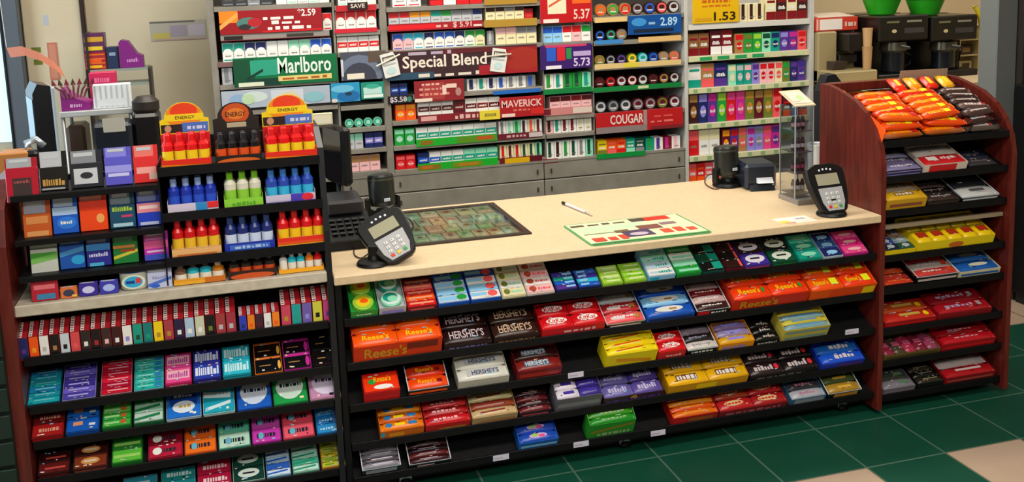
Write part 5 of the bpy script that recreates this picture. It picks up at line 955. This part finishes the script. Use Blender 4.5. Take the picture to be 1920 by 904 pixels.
# drawers beneath
for (ua, ub, n) in ((733, 1018, 0), (1018, 1282, 1), (640, 728, 2)):
    xa, xb = wx(ua, 300) + .002, wx(ub, 300) - .002
    for j, (z0, z1) in enumerate(((.60, .685), (.505, .595), (.3, .5))):
        k = MB(); k.box(xa, xb, YW - .018, YW + .2, z0, z1, STEEL, b=.003); o = k.build('drawer', WR)
        for xx in (xa + .035, xb - .035):
            if j < 2: g = MB(); g.box(xx - .004, xx + .004, YW - .024, YW - .0182, (z0 + z1) / 2 - .012, (z0 + z1) / 2 + .012, mat('#3a3632', .4), b=.001); g.build('lock', o)
k = MB(); k.box(SEC[0][0], SEC[4][1], YW - .02, YW + .26, .687, .699, STEEL); k.build('deck_shelf', WR)
# ============================================================ WHITE GONDOLA (right of the cigarette wall)
GX0, GX1 = wx(1289), wx(1513)
G = empty('white_shelf_unit', 'white metal shelf unit with pale price rails right of the cigarette rack', 'shelving', (0, 0, 0))
k = MB(); k.box(GX0 + .001, GX1 + .03, YW + .26, YW + .275, .05, 1.92, CHAL); k.build('back_panel', G)
k = MB(); k.box(GX1 + .004, GX1 + .03, YW - .02, YW + .26, .05, 1.92, CHAL, b=.002); k.build('side_post', G)
GZ = [zat(1290, v, YW) for v in (46, 106, 166, 233, 293)] + [zat(1290, 345, YW)]
for i, z in enumerate(GZ):
    k = MB(); k.box(GX0, GX1 + .003, YW - .01, YW + .259, z - .012, z, CHAL); o = k.build('shelf', G)
    k = MB(); k.box(GX0, GX1 + .003, YW - .018, YW - .0105, z - .03, z - .001, mat('#d2cfa4' if i else '#cfccc4', .4), b=.001)
    if i: k.front(GX0, GX1 + .003, z - .028, z - .004, YW - .018, 'v:#8fae7a:9|r:#b8bc94:0:0:1:.12' if i > 1 else 'r:#2a9a5a:.08:.1:.62:.9|v:#c8d4a0:7')
    k.build('price_rail', o)
def grow(i, u0, u1, vt, toks, phrase, style='pouch', noun='snuff box', name='tobacco_box'):
    z = GZ[i]; h = zat(u0, vt, YW) - z; xa = max(GX0 + .003, xat(u0, YW, z)); xb = min(GX1, xat(u1, YW, z)); toks = toks.split(); w = (xb - xa) / len(toks)
    for j, t_ in enumerate(toks):
        lid, body = (t_.split('/') + [None])[:2]; body = body or lid
        inst(pack_mesh(w - .001, h, lid, body, style), name, (xa + w * (j + .5), YW + .002, z + .0004), (0, 0, 0), '%s and %s %s, %s on %s' % (lid, body, noun, ORD[j], phrase), 'tobacco', noun + 's, ' + phrase)
sign(1299, 1386, -6, 45, '#dcae0c', 'l:#c05a1c:.2:.75:.8:.86|l:#c8641c:.2:.6:.8:.68|t:1.53:#241c0c:.45:.08:.92:.4|r:#c8981c:.05:.08:.4:.2', 'yellow price sign reading 1.53 atop the white shelves')
grow(0, 1387, 1433, 8, 'brown/cream brown/cream brown/cream', 'the top row beside the yellow sign', 'slim')
grow(0, 1436, 1514, -8, 'darkred/cream darkred/brown darkred/cream darkred/brown', 'the top right corner of the white shelves', 'box', 'cigar box')
grow(1, 1291, 1330, 64, 'darkred/bronze darkred/bronze', 'the second white shelf', 'box', 'cigar box')
grow(1, 1332, 1374, 58, 'white/maroon white/darkred', 'the second white shelf, middle', 'box', 'cigar box')
grow(1, 1378, 1512, 64, 'red/tan olive/green lime/green darkgreen/mint navy/teal lilac/purple magenta/purple red/coral', 'the second white shelf, right part', 'pouch')
grow(2, 1290, 1364, 122, 'teal/white coral/tan purple/navy', 'the third white shelf, left part', 'box')
grow(2, 1366, 1510, 122, 'cream/mint silver/teal palepink/teal purple/lilac red/palepink red/palepink coral/cream green/olive purple/navy violet/purple', 'the third white shelf', 'pouch')
grow(3, 1292, 1466, 176, 'tan/brown lilac/navy magenta/purple lime/green pink/red pink/magenta gold/olive tan/maroon gold/olive red/coral', 'the fourth white shelf', 'pouch', 'tobacco pouch')
grow(3, 1468, 1512, 184, 'red/maroon purple/navy red/maroon', 'the fourth white shelf, right end', 'box', 'tobacco pouch')
grow(4, 1291, 1350, 246, 'coral/red cream/white cream/white', 'the fifth white shelf, left end', 'lid')
grow(4, 1354, 1462, 243, 'amber/maroon red/purple coral/tan magenta/lilac grey/lilac coral/pink purple/magenta', 'the fifth white shelf', 'pouch')
grow(5, 1291, 1352, 309, 'orange/coral orange/red white/coral coral/palepink', 'the bottom white shelf', 'box')
# ============================================================ COFFEE CORNER (behind the right end rack)
YC = 4.75
def cx_(u, y=YC, v=100): return xat(u, y, zat(u, v, y))
ZC = 1.0
t = empty('coffee_counter', 'beige coffee counter behind the right end rack', 'counter', (0, 0, 0))
k = MB(); k.box(3.13, 4.5, 4.45, 5.3, ZC - .03, ZC, LAM, b=.003); k.build('worktop', t); k = MB(); k.box(3.15, 4.48, 4.5, 5.28, 0, ZC - .031, mat('#6a5138', .5)); k.build('cabinet', t)
xa = GX1 + .036; xb = cx_(1634)
t = empty('coffee_grinder', 'beige coffee grinder with dark hopper right of the white shelves', 'coffee grinder', (xa, YC, ZC + .0005))
wd = xb - xa; hh = zat(1560, 62, YC) - ZC
k = MB(); TN = mat('#9a8a62', .5); k.box(0, wd * .45, .1, .36, .0, hh, TN, b=.008); k.box(0, wd, -.06, .36, 0, .07, TN, b=.006); k.box(wd * .45, wd, .16, .36, .07, hh, TN); k.build('body', t)
k = MB(); k.box(wd * .5, wd - .01, .02, .159, hh - .11, hh - .01, mat('#1a1614', .3), b=.006); k.build('hopper', t)
k = MB(); k.box(wd * .5, wd - .02, .1, .159, .1, hh - .13, mat('#24201e', .3), b=.004); k.prism([(.02, hh - .16), (.1, hh - .16), (.1, hh - .22), (.06, hh - .24)], wd * .2, wd * .5, mat('#3a302a', .4), 'x'); k.build('chute', t)
k = MB(); k.lathe([(.022, 0), (.026, .1), (.028, .12)], mat('#b08a5c', .5), (wd * .9, .0, .071), 16); k.lathe([(.022, .121), (.026, .2), (.028, .22)], mat('#c09a6a', .5), (wd * .9, .0, .071), 16); o = k.build('cup_stack', None, (xa, YC, ZC + .0005)); tag(o, 'two stacked tan paper cups on the coffee grinder tray', 'cups')
z0 = ZC + hh + .001; k = MB(); k.box(0, .26, 0, .14, 0, .075, mat('#c83a24', .45), b=.003); k.box(.02, .16, -.002, -.0005, .008, .066, mat('#e4dcd4', .45)); k.prism([(-.0, .0755), (.14, .0755), (.16, .09), (.16, .093), (0, .078)], .02, .24, mat('#d8c8b8', .5), 'x'); k.front(0, .26, 0, .075, -.0005, 'r:#e8a89a:.0:.1:.05:.9|l:#d8b8ac:.68:.3:.95:.7'); o = k.build('cup_carton', None, (xa + .0, YC + .12, z0)); tag(o, 'red and white carton on top of the beige coffee grinder', 'carton')
def brewer(ua, ub, vt, lab):
    xa, xb = cx_(ua), cx_(ub); w = xb - xa; h = zat((ua + ub) / 2, vt, YC) - ZC
    t = empty('coffee_brewer', lab, 'coffee machine', (xa, YC, ZC + .0005)); B_ = mat('#0d0d10', .3)
    k = MB(); k.box(.002, w - .002, .2, .42, 0, h, B_, b=.008); k.box(.002, w - .002, -.04, .199, 0, .035, B_, b=.004); k.build('tower', t)
    k = MB(); k.box(.004, w - .004, -.03, .199, h - .14, h - .002, mat('#15130f', .25), b=.008); k.front(.004, w - .004, h - .14, h - .002, -.03, 'r:#6a6a4a:.15:.72:.4:.8|r:#8a8474:.55:.72:.85:.8|o:#c8b88a:.3:.4:.05:.07|r:#3a3a3a:.5:.3:.9:.5'); k.build('brew_head', t)
    k = MB(); k.lathe([(.035, 0), (.07, -.006), (.075, -.05), (.05, -.075), (.02, -.08)][::-1], mat('#5a5648', .25, .5), (w / 2, .06, h - .143), 20); k.tube([(w / 2, -.01, h - .17), (w / 2, -.08, h - .175)], .008, B_); k.build('filter_basket', t)
    k = MB(); k.lathe([(.055, 0), (.062, .01), (.062, .13), (.045, .155), (.03, .165)], mat('#22262c', .2, .4), (w / 2, .06, .036), 20); k.tube([(w / 2 + .06, .05, .06), (w / 2 + .095, .04, .08), (w / 2 + .095, .04, .13), (w / 2 + .058, .05, .15)], .007, B_); k.build('thermal_jug', t)
    return t, xa, w, h
brewer(1640, 1735, 28, 'left black coffee brewer behind the end rack'); b2, xb_, wb, hb = brewer(1738, 1826, 28, 'right black coffee brewer behind the end rack')
for u, lab in ((1677, 'left'), (1759, 'right')):
    k = MB(); k.lathe([(.068, 0), (.072, .003), (.104, .085), (.109, .088), (.104, .091), (.07, .008), (.0001, .006)], mat('#27a01c', .35), n=28)
    z = zat(u, 28, YC + .1) ; o = k.build('plastic_bowl', None, (cx_(u), YC + .12, ZC + hb + .0012 if lab == 'right' else ZC + zat(1687, 28, YC) - ZC + .0012)); tag(o, 'green plastic bowl on the %s coffee brewer' % lab, 'bowl')
k = MB(); k.box(0, .09, 0, .003, 0, .17, mat('#d89a8a', .5)); k.front(0, .09, 0, .17, 0, 'r:#e0b0a0:.1:.1:.9:.9'); o = k.build('pink_paper', None, (cx_(1797), YC + .3, ZC + hb + .0012)); tag(o, 'pink paper sheet standing behind the right green bowl', 'paper')
t = empty('condiment_rack', 'beige open condiment rack at the right end of the coffee counter', 'rack', (cx_(1829), YC + .12, ZC + .0005))
k = MB(); wq = .12; hq = .26
for z in (0, .09, .18, hq): k.box(0, wq, 0, .16, z, z + .006, mat('#b8a878', .5))
k.box(-.006, 0, 0, .16, 0, hq + .006, mat('#b8a878', .5)); k.box(wq, wq + .006, 0, .16, 0, hq + .006, mat('#b8a878', .5)); k.build('frame', t)
for i in range(3):
    k = MB(); k.box(.02, wq - .015, .03, .14, .0065, .06, mat(['#c8b88a', '#3a2420', '#d8c89a'][i], .5), b=.003); k.front(.02, wq - .015, .007, .06, .03, 'r:%s:.2:.25:.8:.75' % ['#3a3024', '#8a6a3a', '#4a3a30'][i]); o = k.build('sachet_box', None, (t.location.x, t.location.y, t.location.z + i * .09)); tag(o, '%s sachet box on the %s tier of the condiment rack' % (['tan', 'dark brown', 'beige'][i], ['bottom', 'middle', 'top'][i]), 'box')
cable('yellow_hose', 'yellow hose hanging beside the right coffee brewer', [(cx_(1824) + .0, YC - .0, 1.38), (cx_(1832), YC - .01, 1.32), (cx_(1836), YC - .02, 1.22), (cx_(1846), YC - .02, 1.12), (cx_(1850), YC - .02, 1.0), (cx_(1850), YC - .02, .94)], .012, mat('#c8b01c', .4))
# black bag on a post between counter and rack
t = empty('black_coat', 'black cloth hanging between the white shelves and the mahogany end rack', 'cloth', (xat(1540, 3.95, 1), 3.95, 0))
k = MB(); pts = [(0, .72), (.11, .72), (.115, 1.0), (.1, 1.12), (.07, 1.155), (.03, 1.15), (-.0, 1.08), (-.005, .9)]; k.prism(pts, 0, .06, mat('#0c0e12', .7), 'y'); k.build('cloth', t)
k = MB(); k.tube([(.05, .03, 0), (.05, .03, .719)], .014, PLAS, 12); k.lathe([(.08, 0), (.08, .01), (.02, .02)], PLAS, (.05, .03, 0.0), 20); k.build('stand', t)
# ============================================================ CLERK CORNER (behind the left rack)
t = empty('service_cabinet', 'dark service cabinet behind the left rack', 'cabinet', (0, 0, 0))
k = MB(); k.box(-1.25, -.02, 4.0, 4.6, 0, .93, mat('#3a2e28', .5)); k.build('body', t); k = MB(); k.box(-1.27, 0, 3.98, 4.62, .931, .955, mat('#a89878', .45), b=.003); k.build('top', t)
YK = 4.15; ZK = .956
def kx(u, v, y=YK): return xat(u, y, zat(u, v, y))
x0, x1 = kx(112, 210), kx(180, 210); z = zat(150, 218, YK)
t = empty('metal_shelf_stand', 'low pale metal shelf stand behind the medicine packets', 'shelf', (0, 0, 0))
xe = kx(250, 205); k = MB(); k.box(x0, xe, YK - .02, YK + .22, z, z + .022, mat('#b0b2b0', .35), b=.003); k.build('shelf', t)
for xx in (x0 + .01, xe - .01):
    for yy in (YK - .01, YK + .2): k = MB(); k.tube([(xx, yy, ZK + .0002), (xx, yy, z - .0002)], .008, mat('#8a8c8c', .3, .6), 10); k.build('leg', t)
zs = z + .0225
def leafbox(u0, u1, vt, c, lab, name, dec, y=YK, d=.12, z=None, prof_=None, tagc='box'):
    z = zs if z is None else z; a, b = kx(u0, 200, y), kx(u1, 200, y); h = zat((u0 + u1) / 2, vt, y) - z; k = MB()
    if prof_: k.prism([(a + p * (b - a), z + q_ * h) for p, q_ in prof_], y, y + d, mat(c, .4), 'y'); k.v = [(x - a, yy - y, zz - z) for x, yy, zz in k.v]
    else: k.box(0, b - a, 0, d, 0, h, mat(c, .4), b=.002)
    k.front(0, b - a, 0, h, 0, dec); o = k.build(name, None, (a, y, z + .0004)); return tag(o, lab, tagc)
leafbox(115, 170, 166, '#8a1a78', 'purple wedge-shaped carton on the pale metal shelf', 'display_carton', 'l:#d8a8d0:.3:.15:.7:.3', prof_=[(0, 0), (1, 0), (1, .3), (.5, .55), (.05, 1), (0, 1)])
for i in range(7):
    a = kx(122 + i * 6, 180, YK + .06); k = MB(); k.tube([(0, 0, 0), (.004 * (i - 3), 0, .03), (.011 * (i - 3), .0, .055 - .003 * abs(i - 3))], .004, mat('#5a1220', .5), 6); k.prism([(.011 * (i - 3) - .009, .05), (.011 * (i - 3) + .009, .05), (.013 * (i - 3), .075)], -.002, .002, mat(['#7a1a2c', '#4a2a1c'][i % 2], .5), 'y')
    zt_ = zs + (zat(142, 166, YK) - zs) * max(.52, 1 - i * .085) - .01; o = k.build('wrapped_stick', None, (kx(122 + i * 6, 180), YK - .012, zs + .05)); tag(o, 'dark red wrapped stick, %s from left in front of the purple carton' % ORD[i], 'stick', 'dark red wrapped sticks by the purple carton')
leafbox(176, 247, 158, '#f0f4f6', 'white paper stack standing upright on the metal shelf', 'paper_stack', 'v:#c0c8cc:7|r:#e4e8ea:.1:.1:.9:.4', d=.05, tagc='papers')
leafbox(172, 221, 136, '#c41c50', 'hot pink box behind the white paper stack', 'pink_box', 'l:#e8709a:.2:.7:.8:.85', y=YK + .12, d=.08)
# taller rack at the back wall
yb = 5.2
t = empty('magazine_rack', 'tall dark rack of bright boxes by the back wall at the left', 'rack', (0, 0, 0))
a, b = kx(166, 100, yb), kx(278, 140, yb)
k = MB()
for vv in (130, 158): zz = zat(200, vv, yb); k.box(a, b, yb, yb + .16, zz - .012, zz, mat('#8a9488', .4))
k.box(a - .012, a, yb, yb + .16, 0, zat(166, 62, yb), mat('#2a2420', .4)); k.box(b, b + .012, yb, yb + .16, 0, zat(278, 128, yb), mat('#2a2420', .4)); k.build('frame', t)
zz = zat(200, 130, yb) + .0005
def kbox(u0, u1, z, z2v, c, lab, name, dec, prof_=None, d=.1): return leafbox(u0, u1, z2v, c, lab, name, dec, y=yb + .01, d=d, z=z, prof_=prof_)
kbox(168, 207, zz, 98, '#a0202c', 'dark red and orange patterned box, lower of the stack at the back wall', 'patterned_box', 's:#d86a1c:4|r:#e8b81c:.1:.1:.8:.24|r:#e8501c:.15:.4:.8:.6'); zz2 = zat(187.5, 98, yb + .01) + .0006
kbox(168, 207, zz2, 62, '#5a2450', 'purple and yellow patterned box, upper of the stack at the back wall', 'patterned_box', 'r:#c89a2a:.05:.55:.95:.8|r:#e0c02a:.05:.1:.9:.3')
kbox(210, 230, zz, 88, '#1c2c50', 'navy box beside the magenta wedge at the back wall', 'navy_box', 'r:#8a98b0:.2:.6:.8:.75')
kbox(233, 276, zz, 74, '#7c1a78', 'magenta wedge-shaped carton on the back wall rack', 'display_carton', 'l:#c888c0:.3:.2:.8:.35', [(0, 0), (1, 0), (1, .4), (.75, .5), (.4, .95), (.1, 1), (0, .9)])
# monitor, black devices
y = 3.75; x = xat(76, y + .2, 1.2); z1 = zat(90, 158, y)
t = empty('computer_monitor', 'grey and black computer monitor seen edge on behind the medicine packets', 'monitor', (x, y + .2, .956), (0, 0, R(-74)))
z1 = zat(90, 158, y + .2)
k = MB(); k.prism([(-.03, .1), (.03, .1), (.03, z1 - .956), (-.012, z1 - .956 + .01), (-.03, z1 - .98)], -.095, .095, mat('#14181c', .3), 'x'); k.box(-.1, .1, .0305, .045, .1, z1 - .96, mat('#a8b4b8', .4), b=.004); k.build('housing', t)
k = MB(); k.box(-.085, .085, -.032, -.0303, .13, z1 - 1.0, mat('#20303a', .1)); k.build('display_panel', t)
k = MB(); k.box(-.02, .02, -.01, .02, .012, .099, PLAS); k.box(-.07, .07, -.06, .06, 0, .0115, PLAS, b=.003); k.build('stand', t)
def devbox(u0, u1, vt, y, c, lab, name, parts):
    a, b = xat(u0, y, 1.1), xat(u1, y, 1.1); h = zat((u0 + u1) / 2, vt, y) - ZK; t = empty(name, lab, 'device', (a, y, ZK + .0005)); k = MB(); k.box(0, b - a, 0, .16, 0, h, mat(c, .35), b=.012); k.build('housing', t); parts(t, b - a, h); return t
def ppaper(t, w, h):
    k = MB(); k.prism([(-.004, h * .84), (-.0005, h * .84), (-.0005, h * 1.02), (-.02, h * 1.12)], w * .3, w * .85, mat('#eceade', .5), 'x'); o = k.build('paper_slip', t); o['label'] = 'pale paper slip'
    k = MB(); k.box(w * .1, w * .9, -.003, -.0003, h * .1, h * .4, mat('#0a0c10', .3)); k.build('front_panel', t)
devbox(173, 248, 232, 4.0, '#1c2430', 'navy-black printer with a pale paper slip behind the medicine packets', 'slip_printer', ppaper)
def pknob(t, w, h):
    k = MB(); k.lathe([(.045, 0), (.05, .01), (.05, .04), (.03, .06)], mat('#2a201c', .5), (w * .5, .08, h + .0005), 18); k.build('lid', t)
devbox(250, 300, 214, 4.02, '#120f10', 'black coffee urn behind the header cards', 'black_urn', pknob)
devbox(124, 160, 236, 4.16, '#3a2c22', 'brown wooden box under the metal shelf', 'wooden_box', lambda t, w, h: MB().build('inner', t) if False else None)
t = empty('phone_headset', 'black headset arm with silver top at the far left', 'headset', (xat(45, 3.6, 1.1), 3.62, 0))
k = MB(); k.tube([(0, 0, 0), (0, 0, 1.12), (.01, 0, 1.155), (.04, 0, 1.165), (.062, 0, 1.14)], .012, mat('#aab4bc', .25, .5), 10); k.build('arm', t); k = MB(); k.box(-.012, .05, -.06, -.0125, .96, 1.135, PLAS, b=.01); k.build('receiver', t)
# posters and papers
def wallpaper(u0, u1, vt, vb, c, dec, lab, y=5.566, name='wall_notice'):
    z0, z1 = zat(u0, vb, y), zat(u0, vt, y); x0, x1 = xat(u0, y, z0), xat(u1, y, z0); k = MB(); k.box(0, x1 - x0, 0, .002, 0, z1 - z0, mat(c, .5)); k.front(0, x1 - x0, 0, z1 - z0, 0, dec); return tag(k.build(name, None, (x0, y, z0)), lab, 'notice')
wallpaper(283, 388, 40, 78, '#b8b0a0', 'r:#6a6458:0:.88:.8:.96|r:#c8b860:.04:.1:.35:.4|r:#a89ca8:.35:.2:.65:.75|r:#c4b8c0:.68:.2:.98:.75|r:#c09a90:.04:.02:.98:.08', 'pale notice with a dark top line on the beige wall', y=5.597)
wallpaper(95, 113, 80, 150, '#c8745a', 'r:#d08a70:.15:.05:.85:.95', 'narrow orange strip hanging on the back door')
k = MB(); pts = [(0, 0, 0), (.06, -.02, .005), (.12, -.03, -.02), (.17, -.02, -.06), (.2, 0, -.1)]
vs = []; 
for (a, b, c_) in pts: vs += [(a, b, c_ + .018), (a + .012, b, c_ - .022), (a, b + .003, c_ + .018), (a + .012, b + .003, c_ - .022)]
fs = []
for i in range(4): o = i * 4; fs += [(o, o + 4, o + 5, o + 1), (o + 2, o + 3, o + 7, o + 6), (o, o + 2, o + 6, o + 4), (o + 1, o + 5, o + 7, o + 3)]
fs += [(0, 1, 3, 2), (16, 18, 19, 17)]
k.add(vs, fs, mat('#c8785c', .5)); k.tube([(0, .0015, .02), (-.01, .02, .3), (-.02, .1, 1.25)], .0015, mat('silver', .4), 6)
o = k.build('hanging_ribbon', None, (xat(14, 4.6, 1.38), 4.6, zat(14, 98, 4.6))); tag(o, 'curled orange and green paper ribbon hanging at the far left', 'ribbon')
t = tag(slab_ := (lambda: (lambda k: (k.box(0, .09, 0, .1, 0, .07, mat('#b87838', .5), b=.004), k.build('wooden_block', None, (xat(-4, 3.55, 1.1), 3.55, 1.065)))[1])(MB()))(), 'orange-brown wooden block at the left edge behind the red medicine packet', 'block')
k = MB(); k.box(-.1, .08, -.0, .12, 0, 1.064, mat('#3a2a24', .5), b=.004); o = k.build('pedestal', None, (xat(-4, 3.55, 1.1) + .02, 3.55, 0)); tag(o, 'dark pedestal under the wooden block at the left edge', 'pedestal')
